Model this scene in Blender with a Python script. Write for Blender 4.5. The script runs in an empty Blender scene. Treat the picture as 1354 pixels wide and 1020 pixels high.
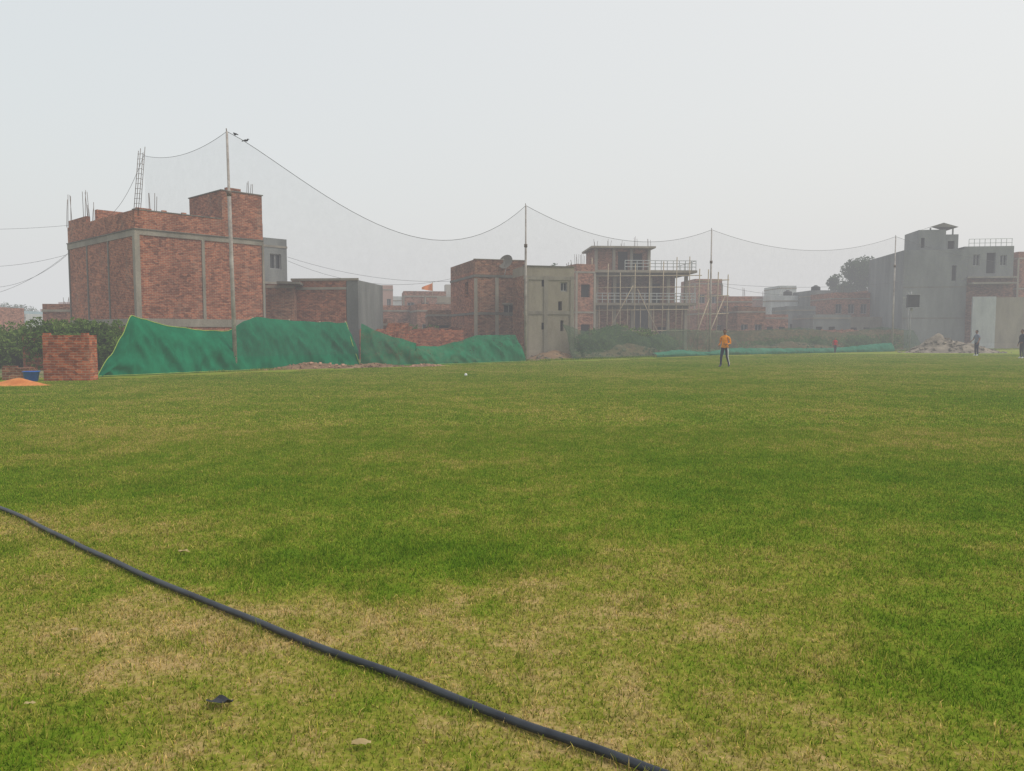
import bpy, math, random
import numpy as np
from mathutils import Vector, noise, Matrix
random.seed(7); rng=np.random.default_rng(7)
S=bpy.context.scene
CAMH=1.6; F=1018.0; PI=math.radians(3.93); cP=math.cos(PI); sP=math.sin(PI)
# ---- survey helpers: photo bearings -> real plan positions in metres
def ray(px,py):
    u=px-677; v=py-510
    return Vector((u,F*cP-v*sP,-v*cP-F*sP))
def at(px,py,Y):
    d=ray(px,py); return Vector((d.x/d.y*Y,Y,CAMH+d.z/d.y*Y))
def gnd(px,py):
    d=ray(px,py); t=-CAMH/d.z; return Vector((d.x*t,d.y*t,0))
def zat(py,Y): return at(677,py,Y).z
def reach(C,e,px,py=425):
    r=ray(px,py); k=r.x/r.y
    return (k*C[1]-C[0])/(e[0]-k*e[1])
# ---------------------------------------------------------------- materials
def newmat(name):
    m=bpy.data.materials.new(name); m.use_nodes=True
    nt=m.node_tree; nt.nodes.clear()
    out=nt.nodes.new('ShaderNodeOutputMaterial')
    return m,nt,out
def N(nt,t,**k):
    n=nt.nodes.new(t)
    for a,b in k.items(): setattr(n,a,b)
    return n
def L(nt,a,b): nt.links.new(a,b)
def ramp(nt,stops):
    r=N(nt,'ShaderNodeValToRGB'); e=r.color_ramp.elements
    while len(e)<len(stops): e.new(0.5)
    for i,(p,c) in enumerate(stops):
        e[i].position=p; e[i].color=(c[0],c[1],c[2],1)
    return r
def math_(nt,op,a,b=None,clamp=False):
    n=N(nt,'ShaderNodeMath',operation=op); n.use_clamp=clamp
    for i,x in enumerate((a,b)):
        if x is None: continue
        if isinstance(x,(int,float)): n.inputs[i].default_value=x
        else: L(nt,x,n.inputs[i])
    return n.outputs[0]
def noise_(nt,vec,scale,detail=4,rough=0.55):
    n=N(nt,'ShaderNodeTexNoise'); n.inputs['Scale'].default_value=scale
    n.inputs['Detail'].default_value=detail; n.inputs['Roughness'].default_value=rough
    if vec is not None: L(nt,vec,n.inputs['Vector'])
    return n.outputs['Fac']
def pos_(nt,scale=None):
    g=N(nt,'ShaderNodeNewGeometry')
    if scale is None: return g.outputs['Position']
    m=N(nt,'ShaderNodeMapping'); m.inputs['Scale'].default_value=scale
    L(nt,g.outputs['Position'],m.inputs['Vector']); return m.outputs[0]
def mixc(nt,fac,a,b,mode='MIX'):
    n=N(nt,'ShaderNodeMix',data_type='RGBA',blend_type=mode)
    for sock,x in ((n.inputs[0],fac),(n.inputs[6],a),(n.inputs[7],b)):
        if isinstance(x,(int,float)): sock.default_value=x
        elif isinstance(x,tuple): sock.default_value=(x[0],x[1],x[2],1)
        else: L(nt,x,sock)
    return n.outputs[2]
def principled(nt,out,col,rough=0.85,bump=None,bstr=0.3,bdist=0.02,spec=0.3,metal=0):
    p=N(nt,'ShaderNodeBsdfPrincipled')
    if isinstance(col,tuple): p.inputs['Base Color'].default_value=(*col,1)
    else: L(nt,col,p.inputs['Base Color'])
    p.inputs['Roughness'].default_value=rough; p.inputs['Specular IOR Level'].default_value=spec
    p.inputs['Metallic'].default_value=metal
    if bump is not None:
        b=N(nt,'ShaderNodeBump'); b.inputs['Strength'].default_value=bstr; b.inputs['Distance'].default_value=bdist
        L(nt,bump,b.inputs['Height']); L(nt,b.outputs[0],p.inputs['Normal'])
    L(nt,p.outputs[0],out.inputs[0]); return p
def mottled(name,c1,c2,scale=1.5,rough=0.85,stretch=(1,1,1),fine=14,bstr=0.25,spec=0.25):
    m,nt,out=newmat(name)
    v=pos_(nt,stretch)
    a=noise_(nt,v,scale,6,0.65); b=noise_(nt,pos_(nt),fine,4)
    f=math_(nt,'ADD',math_(nt,'MULTIPLY',a,0.75),math_(nt,'MULTIPLY',b,0.25))
    r=ramp(nt,[(0.36,c1),(0.64,c2)]); L(nt,f,r.inputs[0])
    principled(nt,out,r.outputs[0],rough,b,bstr,spec=spec); return m
def brickmat(name,c1,c2,mort,stain=0.5,rowh=0.085,bw=0.25):
    m,nt,out=newmat(name)
    uv=N(nt,'ShaderNodeTexCoord').outputs['UV']
    b=N(nt,'ShaderNodeTexBrick'); L(nt,uv,b.inputs['Vector'])
    b.inputs['Scale'].default_value=1; b.inputs['Brick Width'].default_value=bw; b.inputs['Row Height'].default_value=rowh
    b.inputs['Mortar Size'].default_value=0.012; b.inputs['Mortar Smooth'].default_value=0.2; b.inputs['Bias'].default_value=-0.1
    b.inputs['Color1'].default_value=(*c1,1); b.inputs['Color2'].default_value=(*c2,1); b.inputs['Mortar'].default_value=(*mort,1)
    mp=N(nt,'ShaderNodeMapping'); mp.inputs['Scale'].default_value=(5.0,9,1); L(nt,uv,mp.inputs['Vector'])
    vo=N(nt,'ShaderNodeTexVoronoi'); vo.inputs['Scale'].default_value=1.0; L(nt,mp.outputs[0],vo.inputs['Vector'])
    sx=N(nt,'ShaderNodeSeparateColor'); L(nt,vo.outputs['Color'],sx.inputs[0])
    rv=ramp(nt,[(0.0,(0.42,0.38,0.38)),(0.5,(1,1,1)),(1,(1.5,1.45,1.35))]); L(nt,sx.outputs[0],rv.inputs[0])
    c=mixc(nt,0.72,b.outputs['Color'],rv.outputs[0],'MULTIPLY')
    n=noise_(nt,pos_(nt,(1,1,0.6)),0.55,7,0.7)
    rs=ramp(nt,[(0.34,(0.55,0.53,0.52)),(0.5,(0.95,0.95,0.95)),(0.66,(1.25,1.2,1.15))]); L(nt,n,rs.inputs[0])
    c=mixc(nt,stain,c,rs.outputs[0],'MULTIPLY')
    n2=noise_(nt,pos_(nt,(1,1,0.35)),1.1,5,0.7)
    r2=ramp(nt,[(0.56,(0,0,0)),(0.70,(1,1,1))]); L(nt,n2,r2.inputs[0])
    c=mixc(nt,math_(nt,'MULTIPLY',r2.outputs[0],0.3),c,(0.36,0.28,0.22))
    principled(nt,out,c,0.92,b.outputs['Fac'],0.5,-0.02,0.15); return m
M={}
M['brick']=brickmat('brick_red',(0.36,0.118,0.062),(0.24,0.074,0.043),(0.36,0.23,0.165))
M['brickw']=brickmat('brick_new',(0.40,0.115,0.055),(0.29,0.078,0.04),(0.35,0.21,0.15),0.4)
M['brick2']=brickmat('brick_brown',(0.26,0.11,0.068),(0.175,0.076,0.05),(0.28,0.21,0.155),0.6)
M['brickf']=brickmat('brick_dusty',(0.33,0.13,0.085),(0.23,0.095,0.065),(0.32,0.22,0.165),0.5)
M['conc']=mottled('concrete',(0.18,0.16,0.13),(0.34,0.305,0.25),1.0,0.9,(1,1,0.35))
M['concd']=mottled('concrete_dark',(0.11,0.10,0.088),(0.21,0.195,0.165),0.8,0.9,(1,1,0.4))
M['concg']=mottled('concrete_grey',(0.125,0.132,0.13),(0.25,0.26,0.25),0.5,0.9,(1,1,0.3))
M['beige']=mottled('plaster_beige',(0.21,0.18,0.135),(0.37,0.325,0.255),0.7,0.9,(1,1,0.3))
M['white']=mottled('whitewash',(0.34,0.36,0.36),(0.55,0.57,0.56),0.8,0.8,(1,1,0.3))
M['pink']=mottled('plaster_pink',(0.34,0.21,0.17),(0.46,0.30,0.25),0.8,0.8,(1,1,0.4))
M['bluep']=mottled('plaster_blue',(0.2,0.3,0.34),(0.3,0.42,0.45),0.8,0.8,(1,1,0.4))
M['dark']=mottled('interior_shade_backing',(0.012,0.012,0.013),(0.03,0.028,0.026),1.0)  # near-black colour stands in for the shade inside openings
M['glass']=mottled('window_glass',(0.02,0.024,0.028),(0.05,0.055,0.06),2.0,0.2,spec=0.5)
M['steel']=mottled('grey_steel',(0.22,0.22,0.22),(0.36,0.36,0.35),3,0.5)
M['rust']=mottled('rusty_rebar',(0.09,0.065,0.05),(0.18,0.13,0.1),3,0.8)
M['pole']=mottled('pole_paint',(0.2,0.17,0.15),(0.45,0.41,0.38),1.2,0.6,(1,1,1.5))
M['wire']=mottled('wire_black',(0.07,0.07,0.075),(0.12,0.12,0.125),3,0.6)
M['bamboo']=mottled('bamboo',(0.28,0.22,0.14),(0.48,0.39,0.26),3,0.7)
M['dirt']=mottled('dirt',(0.13,0.08,0.048),(0.27,0.18,0.11),1.2,0.95,fine=10,bstr=0.8)
M['rubble']=mottled('rubble_grey',(0.10,0.085,0.065),(0.28,0.235,0.18),1.6,0.95,fine=8,bstr=0.8)
M['sand']=mottled('orange_sand',(0.45,0.15,0.045),(0.66,0.26,0.08),4,0.95,fine=20)
M['bluebk']=mottled('blue_plastic',(0.02,0.09,0.38),(0.03,0.15,0.52),4,0.4)
M['tank']=mottled('tank_black',(0.025,0.025,0.027),(0.05,0.05,0.05),2,0.5)
M['orangeflag']=mottled('saffron_cloth',(0.75,0.2,0.03),(0.85,0.28,0.05),4,0.8)
M['yrope']=mottled('yellow_rope',(0.26,0.40,0.06),(0.38,0.48,0.12),5,0.8)
M['bark']=mottled('bark',(0.06,0.045,0.03),(0.13,0.1,0.07),3,0.9)
M['ballw']=mottled('ball_white',(0.7,0.7,0.68),(0.8,0.8,0.78),9,0.5)
M['soot']=mottled('black_plastic',(0.018,0.02,0.024),(0.04,0.042,0.05),9,0.5)
M['leafdry']=mottled('dry_leaf',(0.3,0.22,0.1),(0.45,0.35,0.17),20,0.8)
M['crow']=mottled('crow_feather',(0.012,0.012,0.014),(0.03,0.03,0.033),9,0.6)

def foliage_mat(name,c1,c2,c3):
    m,nt,out=newmat(name)
    a=N(nt,'ShaderNodeAttribute',attribute_name='rnd').outputs['Fac']
    n=noise_(nt,pos_(nt),0.9,3)
    f=math_(nt,'ADD',math_(nt,'MULTIPLY',a,0.5),math_(nt,'MULTIPLY',n,0.5))
    r=ramp(nt,[(0.25,c1),(0.5,c2),(0.8,c3)]); L(nt,f,r.inputs[0])
    d=N(nt,'ShaderNodeBsdfDiffuse'); t=N(nt,'ShaderNodeBsdfTranslucent'); mx=N(nt,'ShaderNodeMixShader'); mx.inputs[0].default_value=0.3
    L(nt,r.outputs[0],d.inputs[0]); L(nt,r.outputs[0],t.inputs[0]); L(nt,d.outputs[0],mx.inputs[1]); L(nt,t.outputs[0],mx.inputs[2])
    L(nt,mx.outputs[0],out.inputs[0]); return m
M['leaf']=foliage_mat('shrub_leaves',(0.05,0.10,0.018),(0.11,0.19,0.035),(0.2,0.27,0.07))
M['leaf2']=foliage_mat('tree_leaves',(0.035,0.06,0.025),(0.06,0.10,0.04),(0.10,0.14,0.055))

# ---- grass colour (world-space growth patches)
def grass_color(nt,blade):
    p=pos_(nt)
    n1=noise_(nt,p,0.20,5,0.65); n2=noise_(nt,p,1.0,7,0.78); n3=noise_(nt,p,4.5,4,0.7)
    d=math_(nt,'ADD',math_(nt,'MULTIPLY',n1,0.36),math_(nt,'ADD',math_(nt,'MULTIPLY',n2,0.46),math_(nt,'MULTIPLY',n3,0.34)))
    d=math_(nt,'SUBTRACT',d,0.07)
    # (x,y,radius x,radius y,amount) drier / greener patches of the lawn
    patches=[(-0.75,5.3,0.95,0.6,-0.10),(1.9,3.5,0.9,0.6,-0.07),(1.3,7.2,2.2,1.6,-0.04),(-3.0,7.2,2.0,1.2,-0.04),(-2.2,3.2,1.6,1.3,0.10),
             (-1.0,4.15,1.6,0.45,0.09),(0.9,4.9,1.1,0.6,0.08),(-4.2,6.2,1.3,0.9,0.11),(0.4,2.9,1.0,0.6,0.09),(3.6,8.5,2.2,3.0,-0.04),(2.6,4.6,0.9,1.0,-0.05),(9,16,8,6,-0.02),
             (-1.9,3.0,0.5,0.3,-0.15),(6,11,3,1.2,0.05),(-7,12,4,2,0.04),(2,16,5,2,0.04),(1.2,3.9,.8,.35,0.07),(-6,22,12,2,0.03),(10,30,16,3,0.03)]
    sep=N(nt,'ShaderNodeSeparateXYZ')
    jit=N(nt,'ShaderNodeVectorMath',operation='MULTIPLY_ADD')
    nn=N(nt,'ShaderNodeTexNoise'); nn.inputs['Scale'].default_value=1.6; nn.inputs['Detail'].default_value=4; nn.inputs['Roughness'].default_value=.65; L(nt,p,nn.inputs['Vector'])
    L(nt,nn.outputs['Color'],jit.inputs[0]); jit.inputs[1].default_value=(1.7,1.7,0); L(nt,p,jit.inputs[2])
    L(nt,jit.outputs[0],sep.inputs[0])
    for (x,y,rx,ry,a) in patches:
        dx=math_(nt,'DIVIDE',math_(nt,'SUBTRACT',sep.outputs[0],x+0.85),rx); dy=math_(nt,'DIVIDE',math_(nt,'SUBTRACT',sep.outputs[1],y+0.85),ry)
        r2=math_(nt,'ADD',math_(nt,'MULTIPLY',dx,dx),math_(nt,'MULTIPLY',dy,dy))
        g=math_(nt,'POWER',2.718,math_(nt,'MULTIPLY',r2,-1.0))
        d=math_(nt,'ADD',d,math_(nt,'MULTIPLY',g,a))
    mr=N(nt,'ShaderNodeMapRange'); L(nt,sep.outputs[1],mr.inputs[0])
    mr.inputs[1].default_value=2; mr.inputs[2].default_value=9; mr.inputs[3].default_value=0.045; mr.inputs[4].default_value=0.0
    d=math_(nt,'ADD',d,mr.outputs[0])
    if blade:
        a=N(nt,'ShaderNodeAttribute',attribute_name='rnd').outputs['Fac']
        d=math_(nt,'ADD',d,math_(nt,'MULTIPLY',math_(nt,'SUBTRACT',a,0.5),0.28))
    else:
        n4=noise_(nt,p,45,3); d=math_(nt,'ADD',d,math_(nt,'MULTIPLY',math_(nt,'SUBTRACT',n4,0.5),0.25))
    r=ramp(nt,[(0.36,(0.125,0.255,0.010)),(0.49,(0.22,0.335,0.022)),(0.585,(0.36,0.375,0.055)),(0.69,(0.62,0.48,0.19))])
    L(nt,d,r.inputs[0]); return r.outputs[0]
m,nt,out=newmat('lawn_grass'); M['lawn']=m
c=grass_color(nt,False)
c=mixc(nt,1.0,c,(0.78,0.72,0.8),'MULTIPLY')
b1=noise_(nt,pos_(nt,(1,0.6,1)),30,5,0.7)
rb=ramp(nt,[(0.3,(0.6,0.6,0.6)),(0.7,(1.2,1.2,1.2))]); L(nt,b1,rb.inputs[0])
c=mixc(nt,0.8,c,rb.outputs[0],'MULTIPLY')
principled(nt,out,c,0.95,b1,0.6,0.03,0.05)
m,nt,out=newmat('grass_blades'); M['blade']=m
c=grass_color(nt,True)
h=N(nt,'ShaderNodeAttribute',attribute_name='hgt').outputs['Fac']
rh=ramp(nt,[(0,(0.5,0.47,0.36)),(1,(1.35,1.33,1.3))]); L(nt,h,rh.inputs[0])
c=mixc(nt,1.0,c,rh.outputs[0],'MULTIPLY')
a2=math_(nt,'FRACT',math_(nt,'MULTIPLY',N(nt,'ShaderNodeAttribute',attribute_name='rnd').outputs['Fac'],17.3))
rv=ramp(nt,[(0,(0.48,0.53,0.5)),(0.7,(1.0,1.0,1.0)),(1,(1.65,1.55,1.55))]); L(nt,a2,rv.inputs[0])
c=mixc(nt,1.0,c,rv.outputs[0],'MULTIPLY')
d_=N(nt,'ShaderNodeBsdfDiffuse'); t_=N(nt,'ShaderNodeBsdfTranslucent'); mx=N(nt,'ShaderNodeMixShader'); mx.inputs[0].default_value=0.35
L(nt,c,d_.inputs[0]); L(nt,c,t_.inputs[0]); L(nt,d_.outputs[0],mx.inputs[1]); L(nt,t_.outputs[0],mx.inputs[2]); L(nt,mx.outputs[0],out.inputs[0])
# tarps / nets
def clothmat(name,c1,c2,alpha,trans=0.3):
    m,nt,out=newmat(name)
    n=noise_(nt,pos_(nt,(1,1,0.5)),1.2,6,0.7)
    r=ramp(nt,[(0.35,c1),(0.65,c2)]); L(nt,n,r.inputs[0])
    d=N(nt,'ShaderNodeBsdfDiffuse'); t=N(nt,'ShaderNodeBsdfTranslucent'); mx=N(nt,'ShaderNodeMixShader'); mx.inputs[0].default_value=trans
    L(nt,r.outputs[0],d.inputs[0]); L(nt,r.outputs[0],t.inputs[0]); L(nt,d.outputs[0],mx.inputs[1]); L(nt,t.outputs[0],mx.inputs[2])
    tr=N(nt,'ShaderNodeBsdfTransparent'); m2=N(nt,'ShaderNodeMixShader')
    n2=noise_(nt,pos_(nt),2.3,5,0.7)
    f=math_(nt,'MULTIPLY',math_(nt,'ADD',n2,0.5),alpha,True)
    L(nt,f,m2.inputs[0]); L(nt,tr.outputs[0],m2.inputs[1]); L(nt,mx.outputs[0],m2.inputs[2]); L(nt,m2.outputs[0],out.inputs[0]); return m
M['tarp']=clothmat('green_tarp',(0.003,0.13,0.06),(0.010,0.21,0.105),3.0,0.2)
M['tarp2']=clothmat('green_shade_net',(0.012,0.15,0.07),(0.035,0.225,0.12),0.9,0.25)
M['netgrey']=clothmat('faded_shade_net',(0.05,0.095,0.055),(0.10,0.155,0.09),0.6,0.3)
M['netteal']=clothmat('teal_shade_net',(0.03,0.19,0.12),(0.08,0.28,0.19),0.8,0.3)
M['net']=clothmat('thin_net',(0.10,0.10,0.11),(0.16,0.16,0.17),0.11,0.1)
# ---------------------------------------------------------------- mesh helpers
def link(o,parent=None):
    S.collection.objects.link(o)
    if parent: o.parent=parent
    return o
def empty(name,loc=(0,0,0)):
    o=bpy.data.objects.new(name,None); o.empty_display_size=0.5; return link(o)
def meshobj(name,verts,faces,mats,parent=None,smooth=False,mi=None,uvs=None):
    me=bpy.data.meshes.new(name); me.from_pydata([tuple(v) for v in verts],[],faces)
    for mm in (mats if isinstance(mats,(list,tuple)) else [mats]): me.materials.append(M[mm] if isinstance(mm,str) else mm)
    if mi is not None: me.polygons.foreach_set('material_index',mi)
    if smooth: me.polygons.foreach_set('use_smooth',[True]*len(faces))
    if uvs is not None:
        ul=me.uv_layers.new(name='UVMap'); ul.data.foreach_set('uv',[x for uv in uvs for x in uv])
    me.update(); o=bpy.data.objects.new(name,me); return link(o,parent)
def tube_geo(pts,rad,n=6,base=0):
    pts=[Vector(p) for p in pts]; V=[];Fc=[]
    rads=rad if isinstance(rad,(list,tuple)) else [rad]*len(pts)
    up=None
    for i,p in enumerate(pts):
        a=pts[max(i-1,0)]; b=pts[min(i+1,len(pts)-1)]; t=(b-a).normalized()
        if up is None:
            up=Vector((0,0,1)) if abs(t.z)<0.9 else Vector((1,0,0))
        s=t.cross(up).normalized(); up=s.cross(t).normalized()
        for k in range(n):
            an=2*math.pi*k/n; V.append(p+(s*math.cos(an)+up*math.sin(an))*rads[i])
    for i in range(len(pts)-1):
        for k in range(n):
            k2=(k+1)%n
            Fc.append((base+i*n+k,base+i*n+k2,base+(i+1)*n+k2,base+(i+1)*n+k))
    Fc.append(tuple(base+k for k in range(n))[::-1]); Fc.append(tuple(base+(len(pts)-1)*n+k for k in range(n)))
    return V,Fc
def tubes(name,lines,mat,parent=None,n=6,smooth=True):
    V=[];Fc=[]
    for pts,r in lines:
        v,f=tube_geo(pts,r,n,len(V)); V+=v; Fc+=f
    return meshobj(name,V,Fc,mat,parent,smooth)
def ball_geo(c,r,base=0,nu=12,nv=8,fn=None):
    V=[];Fc=[]
    for j in range(nv+1):
        th=math.pi*j/nv
        for i in range(nu):
            ph=2*math.pi*i/nu
            p=Vector((math.sin(th)*math.cos(ph),math.sin(th)*math.sin(ph),math.cos(th)))
            if fn: p=fn(p)
            V.append(Vector((c[0]+p.x*r[0],c[1]+p.y*r[1],c[2]+p.z*r[2])))
    for j in range(nv):
        for i in range(nu):
            i2=(i+1)%nu; Fc.append((base+j*nu+i,base+(j+1)*nu+i,base+(j+1)*nu+i2,base+j*nu+i2))
    return V,Fc
class Bld:
    def __init__(s,name,C,ang):
        s.C=Vector((C[0],C[1],0)); a=math.radians(ang)
        s.e1=Vector((math.cos(a),math.sin(a),0)); s.e2=Vector((-math.sin(a),math.cos(a),0))
        s.q={}; s.name=name; s.root=empty(name); s.root.location=s.C
    def P(s,u,v,z): return s.e1*u+s.e2*v+Vector((0,0,z))
    def quad(s,part,mat,pts,uv=None):
        k=(part,mat); q=s.q.setdefault(k,([],[],[])); b=len(q[0])
        q[0].extend(pts); q[1].append(tuple(range(b,b+len(pts))))
        nrm=(pts[1]-pts[0]).cross(pts[2]-pts[0])
        if nrm.length>0: nrm.normalize()
        if abs(nrm.z)>0.7: q[2].extend([(p.dot(s.e1),p.dot(s.e2)) for p in pts])
        else:
            t=Vector((-nrm.y,nrm.x,0)).normalized(); q[2].extend([(p.dot(t),p.z) for p in pts])
    def box(s,part,mat,u0,u1,v0,v1,z0,z1):
        P=s.P
        a,b,c,d=P(u0,v0,z0),P(u1,v0,z0),P(u1,v1,z0),P(u0,v1,z0)
        e,f,g,h=P(u0,v0,z1),P(u1,v0,z1),P(u1,v1,z1),P(u0,v1,z1)
        for q in ((a,b,f,e),(b,c,g,f),(c,d,h,g),(d,a,e,h),(e,f,g,h),(d,c,b,a)): s.quad(part,mat,list(q))
    def facade(s,side,mat,a0,a1,z0,z1,off=0,ops=(),part='walls'):
        # side R: plane v=off facing -e2 ; L: plane u=off facing -e1 ; B: v=off facing +e2 ; E: u=off facing +e1
        sgn={'R':1,'L':1,'B':-1,'E':-1}[side]
        def pt(a,z,dep=0):
            return s.P(a,off+dep*sgn,z) if side in 'RB' else s.P(off+dep*sgn,a,z)
        def quad(part,mat,pp):
            if side in 'LB': pp=pp[::-1]
            s.quad(part,mat,pp)
        A=sorted({a0,a1}|{o[0] for o in ops}|{o[1] for o in ops}); Z=sorted({z0,z1}|{o[2] for o in ops}|{o[3] for o in ops})
        for i in range(len(A)-1):
            for j in range(len(Z)-1):
                ca=(A[i]+A[i+1])/2; cz=(Z[j]+Z[j+1])/2
                if any(o[0]<ca<o[1] and o[2]<cz<o[3] for o in ops): continue
                quad(part,mat,[pt(A[i],Z[j]),pt(A[i+1],Z[j]),pt(A[i+1],Z[j+1]),pt(A[i],Z[j+1])])
        for o in ops:
            b0,b1,y0,y1=o[:4]; kind=o[4] if len(o)>4 else 'hole'; D=0.1 if kind=='brick' else 0.28
            rm=mat
            quad(part,rm,[pt(b0,y0),pt(b0,y0,D),pt(b0,y1,D),pt(b0,y1)][::-1])
            quad(part,rm,[pt(b1,y0),pt(b1,y0,D),pt(b1,y1,D),pt(b1,y1)])
            quad(part,rm,[pt(b0,y0),pt(b1,y0),pt(b1,y0,D),pt(b0,y0,D)])
            quad(part,rm,[pt(b0,y1),pt(b1,y1),pt(b1,y1,D),pt(b0,y1,D)][::-1])
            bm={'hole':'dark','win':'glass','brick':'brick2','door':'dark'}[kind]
            quad('windows' if kind!='brick' else 'infill',bm,[pt(b0,y0,D),pt(b1,y0,D),pt(b1,y1,D),pt(b0,y1,D)])  # flat backing sheet; in holes and doors its dark colour replaces room shade
            if kind=='win':
                def bar(x0,x1,w0,w1):
                    lo,hi=sorted((off+0.1*sgn,off+0.16*sgn))
                    if side in 'RB': s.box('window_frames','steel',x0,x1,lo,hi,w0,w1)
                    else: s.box('window_frames','steel',lo,hi,x0,x1,w0,w1)
                t=0.06
                bar(b0+.002,b0+t,y0+.002,y1-.002); bar(b1-t,b1-.002,y0+.002,y1-.002)
                bar(b0+t+.001,b1-t-.001,y0+.002,y0+t); bar(b0+t+.001,b1-t-.001,y1-t,y1-.002)
                mc=(b0+b1)/2; bar(mc-.025,mc+.025,y0+t+.001,y1-t-.001)
    def shell(s,w,d,z0,z1,mat,par=0.8,opR=(),opL=(),opE=(),matE=None,matL=None,u0=0,v0=0,pmat=None,roof='concd'):
        zr=z1-par
        s.facade('R',mat,u0,u0+w,z0,zr,v0,opR); s.facade('L',matL or mat,v0,v0+d,z0,zr,u0,opL)
        s.facade('B',mat,u0,u0+w,z0,zr,v0+d); s.facade('E',matE or mat,v0,v0+d,z0,zr,u0+w,opE)
        P=s.P; z=zr-0.006
        s.quad('roof',roof,[P(u0,v0,z),P(u0+w,v0,z),P(u0+w,v0+d,z),P(u0,v0+d,z)])
        if par>0:
            t=0.22; pm=pmat or mat
            s.box('parapet',pm,u0,u0+w,v0,v0+t,zr,z1); s.box('parapet',pm,u0,u0+w,v0+d-t,v0+d,zr,z1)
            s.box('parapet',pm,u0,u0+t,v0+t,v0+d-t,zr,z1); s.box('parapet',pm,u0+w-t,u0+w,v0+t,v0+d-t,zr,z1)
    def rebar(s,u,v,z0,z1,n=4,w=0.22):
        L_=[]
        for i in range(n):
            du=(i%2)*w-w/2; dv=(i//2)*w-w/2
            k=random.uniform(-.12,.12)
            L_.append(([s.P(u+du,v+dv,z0),s.P(u+du+k*.4,v+dv,(z0+z1)/2),s.P(u+du+k,v+dv+k*.5,z1-random.uniform(0,.35))],0.015))
        tubes('rebar',L_,'rust',s.root,4)
    def done(s):
        for (part,mat),(V,Fc,uv) in s.q.items():
            meshobj(part,V,Fc,mat,s.root,False,uvs=uv)
        return s.root
def grid_ops(w,z0,storeys,sh,n,kind='win',ww=0.9,wh=1.1,skip=0.15,sill=1.0):
    r=[]
    for k in range(storeys):
        for i in range(n):
            if random.random()<skip: continue
            c=w*(i+0.5)/n; b=z0+k*sh+sill; r.append((c-ww/2,c+ww/2,b,b+wh,kind))
    return r
def lathe(name,prof,c,mat,parent=None,n=20):
    V=[];Fc=[]
    for (r,z) in prof:
        for i in range(n):
            a=2*math.pi*i/n; V.append((c[0]+r*math.cos(a),c[1]+r*math.sin(a),c[2]+z))
    for j in range(len(prof)-1):
        for i in range(n):
            i2=(i+1)%n; Fc.append((j*n+i,j*n+i2,(j+1)*n+i2,(j+1)*n+i))
    Fc.append(tuple(range(n))[::-1]); Fc.append(tuple((len(prof)-1)*n+i for i in range(n)))
    return meshobj(name,V,Fc,mat,parent,True)
def water_tank(c,r=0.55,h=1.3,mat='tank',parent=None):
    p=[(r*.97,0),(r,0.05)]
    for k in range(1,5): p+=[(r,h*.18*k-.03),(r*.97,h*.18*k),(r,h*.18*k+.03)]
    p+=[(r,h*.82),(r*.85,h*.9),(r*.4,h*.97),(r*.35,h*1.03),(0.05,h*1.04)]
    return lathe('water_tank',p,c,mat,parent)

# ---------------------------------------------------------------- ground
PB=[Vector((-11.5,32,0)),Vector((0.76,43,0)),Vector((13.9,54.2,0)),Vector((32.3,65.5,0))]
m,nt,out=newmat('dry_earth_and_weeds'); M['dirtground']=m
n=noise_(nt,pos_(nt),0.35,7,0.7); r=ramp(nt,[(0.38,(0.08,0.12,0.035)),(0.5,(0.17,0.16,0.075)),(0.62,(0.30,0.23,0.15))]); L(nt,n,r.inputs[0])
principled(nt,out,r.outputs[0],0.95,noise_(nt,pos_(nt),4,6),0.8,0.1,0.05)
meshobj('ground',[(-900,-200,0),(900,-200,0),(900,1500,0),(-900,1500,0)],[(0,1,2,3)],'dirtground')
bound=[(-15.6,28.4),(-11.5,32.2),(0.8,43.3),(13.9,54.6),(32.3,66),(60,80),(140,84)]
lead=[(-70,22),(-21,24.8),(-17.2,26.2)]
poly=[(-70,-30),(140,-30)]+bound[::-1]+lead[::-1]
meshobj('grass_lawn',[(x,y,0.004) for x,y in poly],[tuple(range(len(poly)))],'lawn')
bl_=lead+bound
def edgey(x):
    for (x0,y0),(x1,y1) in zip(bl_,bl_[1:]):
        if x0<=x<=x1: return y0+(y1-y0)*(x-x0)/(x1-x0)
    return -99
def inside(x,y): return y<edgey(x)-0.3
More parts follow.
